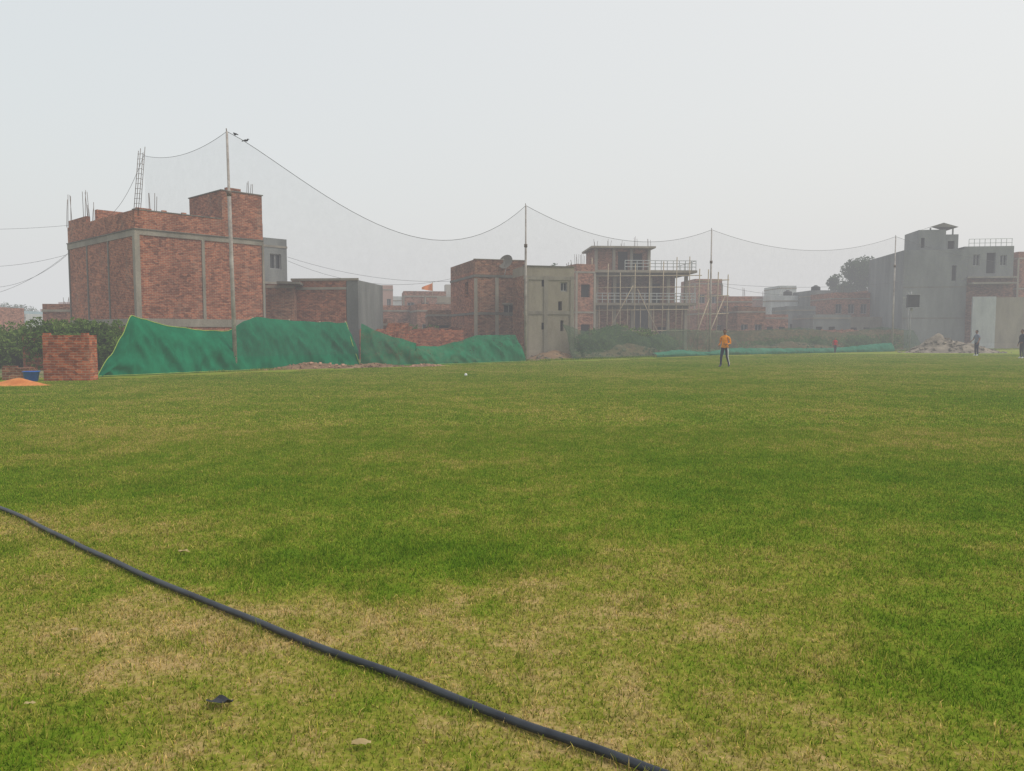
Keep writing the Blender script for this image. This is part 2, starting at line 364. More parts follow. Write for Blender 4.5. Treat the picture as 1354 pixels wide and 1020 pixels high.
def grass_patch(name,nb,size,h0,h1,w,maxlean=80,round_=False):
    bx=rng.uniform(-size/2,size/2,nb); by=rng.uniform(-size/2,size/2,nb)
    if round_: bx=rng.normal(0,size/4,nb); by=rng.normal(0,size/4,nb)
    az=rng.uniform(0,2*np.pi,nb); lean=np.radians(rng.beta(2,1.6,nb)*maxlean); h=rng.uniform(h0,h1,nb)*(0.7+0.6*rng.random(nb)**3)
    ww=w*rng.uniform(0.6,1.25,nb)
    dx,dy=np.cos(az),np.sin(az); ph=rng.uniform(0,2*np.pi,nb); px,py=np.cos(ph),np.sin(ph)
    V=np.zeros((nb,5,3))
    mx_=bx+dx*np.sin(lean*.6)*h*.55; my=by+dy*np.sin(lean*.6)*h*.55; mz=np.cos(lean*.6)*h*.55
    l2=np.minimum(lean*1.35,1.75)
    tx=mx_+dx*np.sin(l2)*h*.5; ty=my+dy*np.sin(l2)*h*.5; tz=mz+np.cos(l2)*h*.5
    V[:,0]=np.stack([bx-px*ww/2,by-py*ww/2,np.zeros(nb)],1); V[:,1]=np.stack([bx+px*ww/2,by+py*ww/2,np.zeros(nb)],1)
    V[:,2]=np.stack([mx_-px*ww*.45,my-py*ww*.45,mz],1); V[:,3]=np.stack([mx_+px*ww*.45,my+py*ww*.45,mz],1); V[:,4]=np.stack([tx,ty,tz],1)
    me=bpy.data.meshes.new(name)
    base=(np.arange(nb)*5)[:,None]
    tri=np.concatenate([base+np.array([[0,1,3]]),base+np.array([[0,3,2]]),base+np.array([[2,3,4]])],0)
    me.from_pydata(V.reshape(-1,3).tolist(),[],tri.tolist())
    a=me.attributes.new('rnd','FLOAT','POINT'); a.data.foreach_set('value',np.repeat(rng.random(nb),5))
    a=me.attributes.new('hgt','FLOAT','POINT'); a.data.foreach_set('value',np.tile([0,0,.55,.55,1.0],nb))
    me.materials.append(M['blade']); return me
grass_root=empty('grass')
def instancer(me,cells,name):
    V=[];Fc=[]
    for (x,y) in cells:
        k=random.randrange(4); b=len(V); pts=[(-.05,-.05),(.05,-.05),(.05,.05),(-.05,.05)]; pts=pts[k:]+pts[:k]
        V+=[(x+a,y+c_,0.003) for a,c_ in pts]; Fc.append((b,b+1,b+2,b+3))
    im=bpy.data.meshes.new(name); im.from_pydata(V,[],Fc)
    io=bpy.data.objects.new(name,im); link(io,grass_root); io.instance_type='FACES'; io.show_instancer_for_render=False; io.show_instancer_for_viewport=False
    ch=bpy.data.objects.new(name+'_tuft',me); link(ch,io)
near=[[] for _ in range(5)]
y=0.5
while y<13:
    x=-14.5
    while x<15:
        if abs(x)<0.75*y+3: near[random.randrange(5)].append((x,y))
        x+=1
    y+=1
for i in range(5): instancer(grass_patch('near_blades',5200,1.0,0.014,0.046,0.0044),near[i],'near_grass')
mid=[[] for _ in range(3)]
y=14.0
while y<58:
    x=-44.0
    while x<48:
        if abs(x)<0.75*y+4 and inside(x-1,y+1) and inside(x+1,y+1): mid[random.randrange(3)].append((x,y))
        x+=2
    y+=2
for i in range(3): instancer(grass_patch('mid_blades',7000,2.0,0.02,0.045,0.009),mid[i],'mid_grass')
tuf=[[],[]]
for (cx,cy,sx,sy,n_) in ((-1.0,5.5,.7,.35,40),(0.1,5.0,.4,.25,12),(1.7,3.6,.6,.4,14),(-2.6,7.6,1.0,.5,16),(2.8,5.2,.8,.6,16),(-1.9,3.0,.4,.25,8),(3.5,9,2,2,30),(-4,10,2.5,1.5,24)):
    for _ in range(n_): tuf[random.randrange(2)].append((random.gauss(cx,sx),random.gauss(cy,sy)))
for _ in range(520):
    y=random.uniform(2,13); x=random.uniform(-1,1)*(.75*y+2); tuf[random.randrange(2)].append((x,y))
for i in range(2): instancer(grass_patch('wispy_blades',70,0.36,0.035,0.085,0.0034,85,True),tuf[i],'wispy_tufts')
rough=[[],[]]
for _ in range(1000):
    x=random.uniform(-24,62); y=edgey(x)+random.gauss(0.15,.28)
    rough[random.randrange(2)].append((x,y))
for i in range(2): instancer(grass_patch('rough_blades',80,0.7,0.05,0.16,0.012,70,True),rough[i],'rough_edge_tufts')

# ---------------------------------------------------------------- hose
hp=[(-330,600),(-120,642),(0,672),(60,700),(130,733),(200,765),(300,806),(400,846),(480,876),(550,902),(630,934),(700,962),(790,993),(875,1022),(960,1050),(1100,1095)]
hpts=[gnd(*p)*0.981 for p in hp]
def catmull(P,k=8):
    o=[]
    for i in range(len(P)-1):
        p0=P[max(i-1,0)];p1=P[i];p2=P[i+1];p3=P[min(i+2,len(P)-1)]
        for j in range(k):
            t=j/k; o.append(0.5*((2*p1)+(p2-p0)*t+(2*p0-5*p1+4*p2-p3)*t*t+(3*p1-p0-3*p2+p3)*t*t*t))
    o.append(P[-1]); return o
hc=catmull(hpts)
for p in hc: p.z=0.030+0.005*noise.noise(p*2); p.x+=0.012*noise.noise(p*1.7+Vector((9,0,0))); p.y+=.012*noise.noise(p*1.9)
m,nt,out=newmat('hose_black_poly'); M['hose']=m
n=noise_(nt,pos_(nt),6,5); r=ramp(nt,[(0.35,(0.015,0.018,0.026)),(0.7,(0.045,0.052,0.062))]); L(nt,n,r.inputs[0])
principled(nt,out,r.outputs[0],0.42,n,0.1,spec=0.45)
tubes('black_hose',[(hc,0.0175)],'hose',None,14)
# ---------------------------------------------------------------- debris on grass
def scrap(name,px,py,mat,sc,seed):
    c=gnd(px,py); V=[];Fc=[]; n=9
    for i in range(n):
        for j in range(5):
            x=(i/(n-1)-.5); y_=(j/4-.5)*(1-abs(x*1.7)**2*.8)
            V.append((c.x+x*sc,c.y+y_*sc*.55,0.036+0.2*sc*noise.noise(Vector((x*3+seed,y_*3,seed)))))
    for i in range(n-1):
        for j in range(4): Fc.append((i*5+j,(i+1)*5+j,(i+1)*5+j+1,i*5+j+1))
    return meshobj(name,V,Fc,mat,None,True)
scrap('plastic_scrap',291,937,'soot',0.11,1.3)
scrap('dry_leaf',478,993,'leafdry',0.075,2.2); scrap('dry_leaf',243,735,'leafdry',0.08,4.1); scrap('dry_leaf',97,841,'leafdry',0.05,5); scrap('dry_leaf',40,940,'leafdry',0.045,7)
c=gnd(616,498); v,f=ball_geo((c.x,c.y,0.06),(0.055,0.055,0.055)); meshobj('cricket_ball',v,f,'ballw',None,True)

# ---------------------------------------------------------------- poles, ropes and tall net
PT=[at(298,174,32).z,at(697,272,43).z,at(939,304,54.2).z,at(1189,313,65.5).z]
tops=[]
for i,(b,h) in enumerate(zip(PB,PT)):
    r=empty('net_pole'); r.location=b
    lean=-0.12 if i==0 else 0.0
    k=[(0,0,-.2),(0,0,h*.74),(0,0,h*.74+.01),(0,0,h)]
    k=[(p[0]+lean*p[2]/h*1.0,p[1],p[2]) for p in k]
    tubes('shaft',[(k,[0.075,0.062,0.048,0.042] if i else [0.085,0.075,0.055,0.045])],'pole',r,10)
    tubes('collar',[([(lean*.74,0,h*.735),(lean*.74,0,h*.755)],0.095)],'rust',r,10)
    tubes('cap_hook',[([(lean,0,h-.05),(lean-.02,0,h+.12)],0.02)],'rust',r,6)
    tops.append(Vector((b.x+lean,b.y,h)))
def cat(a,b,sag,n=26,bias=0):
    r=[]
    for i in range(n+1):
        t=i/n; tt=t**(1-bias) if bias else t
        p=a.lerp(b,t); p=Vector((p.x,p.y,p.z-sag*4*tt*(1-tt))); r.append(p)
    return r
Lp=at(190,206,38.0); Lp2=at(132,291,43.5)
spans=[cat(tops[0],tops[1],2.85,bias=-0.25),cat(tops[1],tops[2],1.35),cat(tops[2],tops[3],1.3),cat(Lp,tops[0],0.45),cat(Lp2,Lp,0.7),cat(tops[3],Vector((60,80,9)),1.2)]
tn=empty('boundary_net')
tubes('top_rope',[(s,0.012) for s in spans[:3]]+[(s,0.009) for s in spans[3:5]]+[(spans[5],0.012)],'wire',tn,5)
for s in spans[:4]+[spans[5]]:
    V=[];Fc=[]
    for i,p in enumerate(s):
        for j in range(5): V.append((p.x,p.y+0.02,p.z*(1-j/4)+0.6*(j/4)))
    for i in range(len(s)-1):
        for j in range(4): Fc.append((i*5+j,(i+1)*5+j,(i+1)*5+j+1,i*5+j+1))
    meshobj('net_sheet',V,Fc,'net',tn,True)
def crow(p,hd):
    V=[];Fc=[]
    def add(g):
        v,f=g; V.extend(v); Fc.extend(f)
    add(ball_geo((0,0,0.1),(0.14,0.07,0.07),len(V)))
    add(ball_geo((0.13,0,0.19),(0.055,0.045,0.045),len(V)))
    add(tube_geo([(0.09,0,.13),(0.13,0,.18)],[.05,.04],8,len(V)))
    add(tube_geo([(0.17,0,0.19),(0.25,0,0.175)],[0.018,0.004],6,len(V)))
    add(tube_geo([(-0.1,0,0.09),(-0.28,0,0.02)],[0.05,0.03],6,len(V)))
    add(tube_geo([(0,0.025,0.06),(0.01,0.02,-0.01)],0.007,4,len(V))); add(tube_geo([(0,-0.025,0.06),(0.01,-0.02,-0.01)],0.007,4,len(V)))
    o=meshobj('crow',V,Fc,'crow',None,True); o.location=p+Vector((0,0,.02)); o.rotation_euler=(0,0,hd); o.scale=(.6,.6,.6); return o
crow(spans[0][1]*0.55+spans[0][0]*0.45,2.6); crow(spans[0][1]*0.75+spans[0][2]*0.25,0.4)
ow=empty('overhead_wire')
for a,b,sg in (((-60,303),(92,298),0.1),((-60,352),(92,336),0.3),((-40,395),(90,335),0.5),((-30,380),(88,338),0.6)):
    tubes('cable',[(cat(at(a[0],a[1],44),at(b[0],b[1],45.5),sg,14),0.008)],'wire',ow,4)
for a,b,sg in (((380,340),(600,372),0.5),((380,345),(600,368),0.9)):
    tubes('cable',[(cat(at(a[0],a[1],50),at(b[0],b[1],52),sg,14),0.009)],'wire',ow,4)
for a,b,sg in (((920,372),(1200,372),0.6),((955,378),(1100,388),0.5)):
    tubes('cable',[(cat(at(a[0],a[1],76),at(b[0],b[1],76),sg,14),0.012)],'wire',ow,4)

# ---------------------------------------------------------------- tarps
def interp(tab,x):
    if x<=tab[0][0]: return tab[0][1]
    for (a,b),(c_,d) in zip(tab,tab[1:]):
        if a<=x<=c_:
            t=(x-a)/(c_-a); t=t*t*(3-2*t)*.5+t*.5; return b+(d-b)*t
    return tab[-1][1]
def cloth(name,path,topz,lean,mat,amp,parent,seed=0,nt_=18,step=0.12,botz=None):
    d=[0]
    for a,b in zip(path,path[1:]): d.append(d[-1]+(b-a).length)
    Ltot=d[-1]; n=int(Ltot/step); V=[];Fc=[];tl=[];bl=[]
    for i in range(n+1):
        s=Ltot*i/n
        for k in range(len(d)-1):
            if d[k]<=s<=d[k+1]+1e-6: break
        t=(s-d[k])/(d[k+1]-d[k]); p=path[k].lerp(path[k+1],t); dr=(path[k+1]-path[k]).normalized(); nr=Vector((-dr.y,dr.x,0))
        h=interp(topz,s); bz=interp(botz,s) if botz else 0.02
        h+=0.05*noise.noise(Vector((s*1.7,seed,0)))
        for j in range(nt_+1):
            v=j/nt_
            fo=noise.noise(Vector((s*0.55+v*1.1,v*0.8,seed)))*0.9
            r1=1-abs(noise.noise(Vector((s*1.5+v*1.5,v*1.3,seed+3))))*2.6; r2=1-abs(noise.noise(Vector((s*3.1-v*2.2,v*1.2,seed+13))))*2.6
            fo+=max(r1,-.2)*0.42+max(r2,-.2)*0.26+noise.noise(Vector((s*6+v*1.5,v*1.0,seed+9)))*0.22
            w=math.sin(math.pi*min(1,v*.85+.12))
            q=p+nr*(lean(s)*v-0.15*math.sin(math.pi*v)-(fo-.2)*amp*w)
            z=bz+(h-bz)*v
            V.append(Vector((q.x,q.y,max(z,0.01))))
            if j==nt_: tl.append(V[-1]+Vector((0,0,.012)))
            if j==0: bl.append(V[-1]+Vector((0,0,.02))-nr*.04)
    for i in range(n):
        for j in range(nt_): Fc.append((i*(nt_+1)+j,(i+1)*(nt_+1)+j,(i+1)*(nt_+1)+j+1,i*(nt_+1)+j+1))
    o=meshobj(name,V,Fc,mat,parent,True); return o,tl,bl
A0=gnd(127,499); A1=gnd(200,496); A2=gnd(311,491.5); A3=gnd(475,484.5); A4=gnd(552,484); A5=gnd(693,478.5)
def cum(pts):
    d=[0]
    for a,b in zip(pts,pts[1:]): d.append(d[-1]+(b-a).length)
    return d
def sof(px,pth,dd):
    for k in range(len(pth)-1):
        e=(pth[k+1]-pth[k]).normalized(); t=reach(pth[k],e,px)
        if -0.01<=t<=dd[k+1]-dd[k]+0.01: return dd[k]+t
    return dd[-1] if px>600 else 0
pth=[A0,A1,A2+Vector((0,.35,0)),A3+Vector((0,.15,0))]; dd=cum(pth)
tz=[]
for px,py in ((127,494),(150,468),(168,445),(184,420),(205,424),(245,433),(290,438),(318,438),(340,425),(355,420),(400,424),(440,426),(475,427)):
    s=sof(px,pth,dd); Y=31+ (s/dd[-1])*6; tz.append((s,zat(py,Y)))
tr=empty('green_tarp_fence')
o,tl,bl=cloth('tarp_sheet',pth,tz,lambda s:min(1.0,0.2+s*.3),'tarp',0.42,tr,1,24,.07)
tubes('edge_rope',[(tl[:int(len(tl)*.5)],0.016)],'yrope',tr,6); tubes('hem_rope',[(bl,0.012)],'yrope',tr,6)
tubes('seam_rope',[([tl[-1],tl[-1].lerp(bl[-1],.5)+Vector((0,-.2,0)),bl[-1]],0.018)],'yrope',tr,6)
stk=[]
for px in (184,350,400,440,474):
    s=sof(px,pth,dd); i=min(int(s/dd[-1]*(len(tl)-1)),len(tl)-1); p=tl[i]; stk.append(([Vector((p.x,p.y+.06,-.1)),Vector((p.x,p.y+.06,p.z+.05))],0.03))
tubes('support_stakes',stk,'bamboo',tr,6)
pth2=[A3+Vector((.03,0.2,0)),A4+Vector((0,.1,0)),A5]; dd2=cum(pth2)
tz=[]
for px,py in ((475,428),(495,437),(520,446),(560,457),(590,458),(615,452),(640,444),(665,443),(693,443)):
    s=sof(px,pth2,dd2); Y=37+(s/dd2[-1])*6; tz.append((s,zat(py,Y)))
tr2=empty('green_tarp_fence')
o,tl2,bl2=cloth('tarp_sheet',pth2,tz,lambda s:0.7,'tarp2',0.32,tr2,3,20,.08)
tubes('hem_rope',[(bl2,0.010)],'yrope',tr2,6)
nr3=empty('shade_net_fence')
q=[Vector((3.6,45.6,0)),PB[2]+Vector((-.5,.1,0)),PB[2]+Vector((6,4,0)),PB[3]+Vector((0,.2,0)),Vector((36,67.6,0))]
dq=cum(q)
tz=[(0,2.1),(2,1.7),(5,2.1),(8,1.3),(11,1.9),(dq[1],1.8),(dq[1]+5,1.75),(dq[2]+4,2.0),(dq[2]+9,1.6),(dq[3],2.1),(dq[-1],1.8)]
cloth('faded_net',q,tz,lambda s:0.9,'netgrey',0.35,nr3,7)
q2=[Vector((9.3,49.6,0)),PB[2]+Vector((0,-.3,0)),PB[2]+Vector((6,3.5,0)),PB[3]+Vector((0,-.4,0))]; d2=cum(q2)
cloth('teal_net',q2,[(0,.3),(3,.45),(6,.25),(9,.5),(14,.42),(20,.38),(d2[-1],.75)],lambda s:0.3,'netteal',0.12,nr3,11,8)

# ---------------------------------------------------------------- mounds
def mound(name,c,rx,ry,h,mat,seed,rot=0,chunks=0,chm='conc',cs=1.0):
    V=[];Fc=[];n=44;mm=16
    ca,sa=math.cos(rot),math.sin(rot)
    for j in range(mm+1):
        r=j/mm
        for i in range(n):
            a=2*math.pi*i/n; x=rx*r*math.cos(a); y_=ry*r*math.sin(a)
            z=h*(math.cos(math.pi*min(r,1))*.5+.5)
            z*=0.85+0.5*noise.noise(Vector((x*.7+seed,y_*.7,seed)))+.25*noise.noise(Vector((x*2+seed,y_*2,seed)))
            V.append((c[0]+x*ca-y_*sa,c[1]+x*sa+y_*ca,max(z,0)-0.03*(r>.98)))
    for j in range(mm):
        for i in range(n):
            i2=(i+1)%n; Fc.append((j*n+i,(j+1)*n+i,(j+1)*n+i2,j*n+i2))
    root=meshobj(name,V,Fc,mat,None,True)
    if chunks:
        VV=[];FF=[]
        for k in range(chunks):
            r=random.random()**.6; a=random.random()*6.283; x=rx*r*math.cos(a)*1.05; y_=ry*r*math.sin(a)*1.05
            z=h*(math.cos(math.pi*min(r,1))*.5+.5)*.8; s=random.uniform(.05,.16)*cs
            R=Matrix.Rotation(random.random()*6,3,'Z')@Matrix.Rotation(random.random()*3,3,'X')
            b=len(VV)
            for dx in(-1,1):
                for dy in(-1,1):
                    for dz in(-1,1):
                        pp=R@Vector((dx*s*random.uniform(.7,1.1),dy*s*.6,dz*s*.45)); VV.append((c[0]+x*ca-y_*sa+pp.x,c[1]+x*sa+y_*ca+pp.y,z+pp.z))
            for q_ in ((0,1,3,2),(4,6,7,5),(0,4,5,1),(2,3,7,6),(0,2,6,4),(1,5,7,3)): FF.append(tuple(b+t for t in q_))
        meshobj('rubble_chunks',VV,FF,chm,root)
    return root
for i,(px,py,rx,ry,h,s_) in enumerate(((345,488.5,1.8,.5,.20,1),(415,487.3,2.6,.55,.32,2),(490,486,2.0,.45,.22,3),(560,485,1.2,.4,.13,5))):
    c=gnd(px,py); mound('dirt_mound',(c.x,c.y-.1),rx,ry,h,'dirt',s_,0.7,70,'brickw' if i%2 else 'dirt',.6)
c=at(1248,440,62); mound('rubble_mound',(c.x,62),3.6,2.2,1.45,'rubble',8,0.2,160,'rubble')
c=at(1288,440,60); mound('rubble_mound',(c.x,61),3.4,1.6,.8,'rubble',9,0.0,120,'rubble')
c=at(735,440,47); mound('rubble_mound',(c.x,46.5),3.2,1.2,0.5,'dirt',10,0.6,90,'rubble')
c=at(830,440,54); mound('rubble_mound',(c.x+.5,55.5),4,1.8,.8,'dirt',12,0.4,120,'rubble')
c=at(1050,440,66); mound('rubble_mound',(c.x,66),8,2,0.8,'dirt',14,0.3,160,'rubble')
c=at(1340,440,84); mound('rubble_mound',(c.x,84),9,2,0.9,'rubble',15,0.0,100,'rubble')
c=gnd(20,511); mound('sand_pile',(c.x-.1,c.y+.3),1.15,.5,.26,'sand',16)
# ---------------------------------------------------------------- low brick walls, left
def solid(name,C,ang,w,d,h,mat,extra=None):
    b=Bld(name,C,ang); b.box('masonry',mat,0,w,0,d,-.1,h)
    u=0.0
    while u<w-.25:
        if random.random()<.55: b.box('loose_bricks',mat,u+.01,u+.23,.02,min(d-.02,.13),h,h+.075)
        u+=.25
    return b.done()
c=gnd(58,504); wq=reach((c.x,c.y),(1,0),116)
solid('brick_wall',(c.x,c.y),1,wq,.5,zat(442,25.5)-.04,'brickw')
c=gnd(31,489.5); solid('brick_wall',(c.x,c.y),0,.95,.4,zat(443,33)-.03,'brickw')
c=gnd(3,503); solid('brick_wall',(c.x,c.y),0,.85,.5,zat(487,26)-.0,'brick2')
c=gnd(50,504)
lathe('blue_tub',[(0.17,0.0),(0.19,0.02),(0.24,0.3),(0.265,0.31),(0.265,0.33),(0.235,0.33),(0.17,0.06),(0.02,0.05)],(c.x-.02,c.y-.3,0.01),'bluebk')

# ---------------------------------------------------------------- B1 main brick building
C=at(183,440,38); b=Bld('brick_house',(C.x,C.y),47)
w=reach(C,b.e1,350); d=reach(C,b.e2,91,350)
zp=zat(277,38); zr=zat(303,38); zb=zat(316,38)
t1=reach(C,b.e1,269)
b.shell(w,d,-.3,zp,'brick',zp-zr)
e=.05
b.box('ring_beam','conc',-e,w+.01,-e,-.001,zb+.22,zr-.002); b.box('ring_beam','conc',-e,-.001,-.0,d,zb+.16,zr-.002)
zl0,zl1=zat(432,38),zat(421,38)
b.box('plinth_beam','conc',-e-.005,w,-e-.005,-.001,zl0,zl1); b.box('plinth_beam','conc',-e-.005,-.001,0,d,zl0,zl1)
b.box('columns','conc',-.065,.18,-.065,-.001,-.3,zb+.218); b.box('columns','conc',-.065,-.001,0.0,.22,-.3,zb+.158)
for t in (t1,): b.box('columns','conc',t,t+.15,-.056,-.001,zl1+.002,zb+.218)
b.box('columns','conc',w-.08,w+.02,-.058,-.001,-.3,zb+.218)
for v in (d*.36,d*.68,d-.2): b.box('columns','concd',-.056,-.001,v,v+.10,zl1+.002,zb+.158)
b.box('slab_lip','concd',-.1,w,-.1,-.002,zr,zr+.04); b.box('slab_lip','concd',-.1,-.002,0,d,zr,zr+.04)
tu=reach(C,b.e1,297); zt=zat(252,41.3)
b.box('stair_tower','brick',tu,w-.02,0.24,3.8,zr+.01,zt)
b.box('stair_tower','brick',tu+.003,w-.023,-.012,.238,zr+.042,zt)
b.box('tower_cap','concd',tu-.05,w+.04,-.06,3.85,zt,zt+.05)
b.box('parapet_cap','concd',-.03,tu-.06,-.03,.25,zp,zp+.04)
u=0.1
while u<tu-.4:
    if random.random()<.4: b.box('loose_bricks','brick',u,u+.23,.03,.15,zp+.04,zp+.115)
    u+=.25
b.box('loose_courses','brick',tu+.3,tu+1.1,.0,.25,zt+.05,zt+.2)
b.box('parapet_step','brick',0.001,.22,d-3.0,d-.23,zp,zp+.35)
b.box('rooftop_kerb','brick',0.4,2.6,d-3.5,d-3.2,zr,zp+.7)
for u,v,z0,z1 in ((.05,d-.2,zp,zp+1.9),(.3,d-2.2,zp,zp+2.1),(.4,d-2.6,zp+.2,zp+1.2),(1.6,1.8,zr,zp+1.3),(w-.3,.8,zt,zt+1.0)): b.rebar(u,v,z0,z1)
LL=[]
p0=b.P(.15,.15,zp-.3); p1=b.P(.15,.15,zp+2.9)+Vector((.35,0,0))
for dx,dy in ((-.1,-.1),(.12,-.1),(.12,.12),(-.1,.12)): LL.append(([p0+Vector((dx,dy,0)),p1+Vector((dx*1.0,dy,random.uniform(-.2,.2)))],.015))
for k in range(13):
    t=(k+.5)/13.5; pc=p0.lerp(p1,t)
    LL.append(([pc+Vector((-.12,-.1,0)),pc+Vector((.13,-.1,.02))],.010)); LL.append(([pc+Vector((.12,-.1,0)),pc+Vector((.12,.12,.02))],.010))
tubes('rebar_lattice',LL,'rust',b.root,5)
b.done()
def house(name,pxc,Y,ang,pxR,pxL,pytop,mat,par=.6,n=0,nL=0,storeys=None,kind='win',matE=None,matL=None,dep=6,pmat=None,cols=None,tank=0,rb=0,base=-.2,band=True):
    C=at(pxc,430,Y); b=Bld(name,(C.x,Y),ang); w=reach(C,b.e1,pxR); d=reach(C,b.e2,pxL) if pxL is not None else dep
    if not (0.5<d<14): d=dep
    zt=zat(pytop,Y); st=storeys or max(1,round((zt-par)/3.0)); sh=(zt-par)/st
    opR=grid_ops(w,0,st,sh,n,kind,min(.9,w/max(n,1)*.5),min(1.1,sh*.45),.12,sh*.35) if n else ()
    opL=grid_ops(d,0,st,sh,nL,kind,min(.8,d*.3),min(1.1,sh*.45),.2,sh*.35) if nL else ()
    b.shell(w,d,base,zt,mat,par,opR,opL,(),matE,matL,pmat=pmat)
    if band:
        for k in range(1,st+1):
            z=sh*k; b.box('floor_bands','conc',-.04,w+.03,-.04,-.002,z-.16,z-.01); b.box('floor_bands','conc',-.04,-.002,0,d,z-.16,z-.01)
        if cols:
            for f in cols: b.box('columns','conc',w*f-.1,w*f+.1,-.035,-.003,base,sh*st-.17)
    if tank: water_tank(b.P(w*.5,d*.4,zt-par),parent=b.root)
    for _ in range(rb): b.rebar(random.uniform(.3,max(.4,w-.3)),random.uniform(.2,1.5),zt-.3,zt+random.uniform(.5,1.2))
    return b,w,d,zt
def fin(t): t[0].done(); return t
fin(house('concrete_house',351,56,47,381,330,314,'concg',.5,1,0,3,cols=None))
b,w,d,zt=house('brick_house',387,47,-6,458,None,369,'brick',.5,0,0,1,matE='conc',dep=7,cols=(0.0,),rb=0)
b.box('side_pier','concg',w+.04,w+.75,0.0,5.5,-.2,zt-.1); b.box('parapet_edge','conc',-.05,w+.8,-.06,-.002,zt-.12,zt+.02); b.done()
b,w,d,zt=house('brick_house',352,45,10,389,None,376,'brick2',.05,0,0,1,dep=3.0)
b.box('projecting_slab','concd',.7,w+.4,-.6,3.2,zt+.005,zt+.14); b.done()
fin(house('brick_house',57,50,4,97,None,402,'brickf',.35,2,0,1,'hole',rb=1))
fin(house('white_house',-30,75,0,34,None,415,'white',.3,3,0,1))
fin(house('blue_house',4,110,0,24,None,411,'bluep',.3,2,0,1))
fin(house('brick_house',-140,62,0,-30,None,405,'brickf',.5,4,0,1))
# middle distance cluster
fin(house('pink_house',487,98,14,520,None,377,'pink',.5,3,0,2,tank=0))
fin(house('brick_house',534,88,10,590,None,385,'brickf',.5,3,1,2,cols=(0,.5,1)))
fin(house('brick_house',500,70,12,560,None,404,'brickf',.4,3,1,1,rb=1))
fin(house('concrete_house',478,64,6,500,None,407,'concg',.4,1,0,1))
fin(house('brick_house',552,66,15,603,None,402,'brickf',.5,2,0,1,rb=1))
fin(house('concrete_house',578,76,5,625,None,393,'beige',.5,2,0,2))
fin(house('brick_house',566,56,8,604,None,410,'brick2',.3,1,0,1,kind='hole'))
fin(house('brick_house',475,54,6,512,None,422,'brick2',.3,0,0,1))
fin(house('white_house',508,108,6,534,None,392,'white',.5,2,0,2))
fin(house('brick_house',455,115,4,486,None,388,'brickf',.5,2,0,2,rb=1))
solid('brick_wall',(at(476,440,46).x,46),22,6.5,.24,1.75,'brickw')
solid('brick_wall',(at(560,440,50.5).x,50.5),4,4.5,.24,1.9,'brick')
def brickstack(px,py,Y,n,rows):
    c=at(px,440,Y); b=Bld('brick_stack',(c.x,Y),12); z=0
    for r_ in range(rows):
        k=n-(r_*n)//(rows*2)
        for i in range(k):
            u=i*.25+random.uniform(-.02,.02)+r_*.03; b.box('bricks','brickw',u,u+.235,0,.6,z,z+.085)
        z+=.09
    b.done()
brickstack(497,440,44.5,9,24)
# B5
C=at(628,440,49); b=Bld('brick_house',(C.x,C.y),18)
w=reach(C,b.e1,694); d=reach(C,b.e2,596,400); zt=zat(343,49)
wl=reach(C,b.e1,666); wr=reach(C,b.e1,680)
b.shell(w,d,-.2,zt,'brick2',.75,[(wl,wr,zat(418,50),zat(403,50),'win')],[(1.6,2.5,3.9,4.9,'hole')],matL='brick')
for z in (zt-.95,2.9): b.box('ring_beam','concd',-.05,w,-.05,-.002,z-.16,z); b.box('ring_beam','concd',-.05,-.002,0,d,z-.16,z)
m_=reach(C,b.e1,657); b.box('columns','conc',m_-.11,m_+.11,-.04,-.003,-.2,2.73); b.box('columns','conc',m_-.11,m_+.11,-.04,-.003,2.91,zt-1.12)
b.box('columns','conc',-.06,.16,-.06,-.051,-.2,zt-1.2); b.box('window_surround','conc',wl-.12,wr+.12,-.035,-.002,zat(403,50),zat(403,50)+.1)
b.box('parapet_cap','conc',-.03,w,-.03,.25,zt,zt+.04)
V=[];Fc=[]
for j in range(5):
    for i in range(16):
        a=i*math.pi/8; r=j/4*.5; V.append((r*math.cos(a),-.15-.5*r*r,r*math.sin(a)))
for j in range(4):
    for i in range(16): Fc.append((j*16+i,j*16+(i+1)%16,(j+1)*16+(i+1)%16,(j+1)*16+i))
dish=meshobj('satellite_dish',V,Fc,'concd',None,True); dp=at(671,349,49.6); dish.location=dp; dish.rotation_euler=(math.radians(-25),0,math.radians(-30))
tubes('dish_mast',[([(0,-.1,0),(0,0,-.9)],.025),([(0,-.15,-.4),(0,-.6,.05)],.015)],'steel',dish,6)
b.done()
C=at(693,440,46.5); b=Bld('concrete_house',(C.x,C.y),16); w=reach(C,b.e1,759); d=reach(C,b.e2,678,400); zt=zat(352,46.5)
s_=[(reach(C,b.e1,a),reach(C,b.e1,b_),zat(c_,47.5),zat(d_,47.5),k) for a,b_,c_,d_,k in ((716,722,380,369,'hole'),(741,750,386,374,'win'),(738,743,411,399,'hole'),(741,745,438,424,'hole'),(716,721,436,427,'hole'))]
b.shell(w,d,-.2,zt,'beige',.55,s_,(),matL='brick2')
for z in (zt-.6,2.9): b.box('ring_beam','conc',-.045,w,-.045,-.002,z-.2,z)
for f in (.0,.42,1.0):
    u=(w-.26)*f; b.box('columns','conc',u,u+.26,-.06,-.046,-.2,zt-.56)
b.box('parapet_cap','concd',-.03,w+.03,-.05,.25,zt,zt+.05); b.rebar(w-.2,.3,zt,zt+.5); b.done()
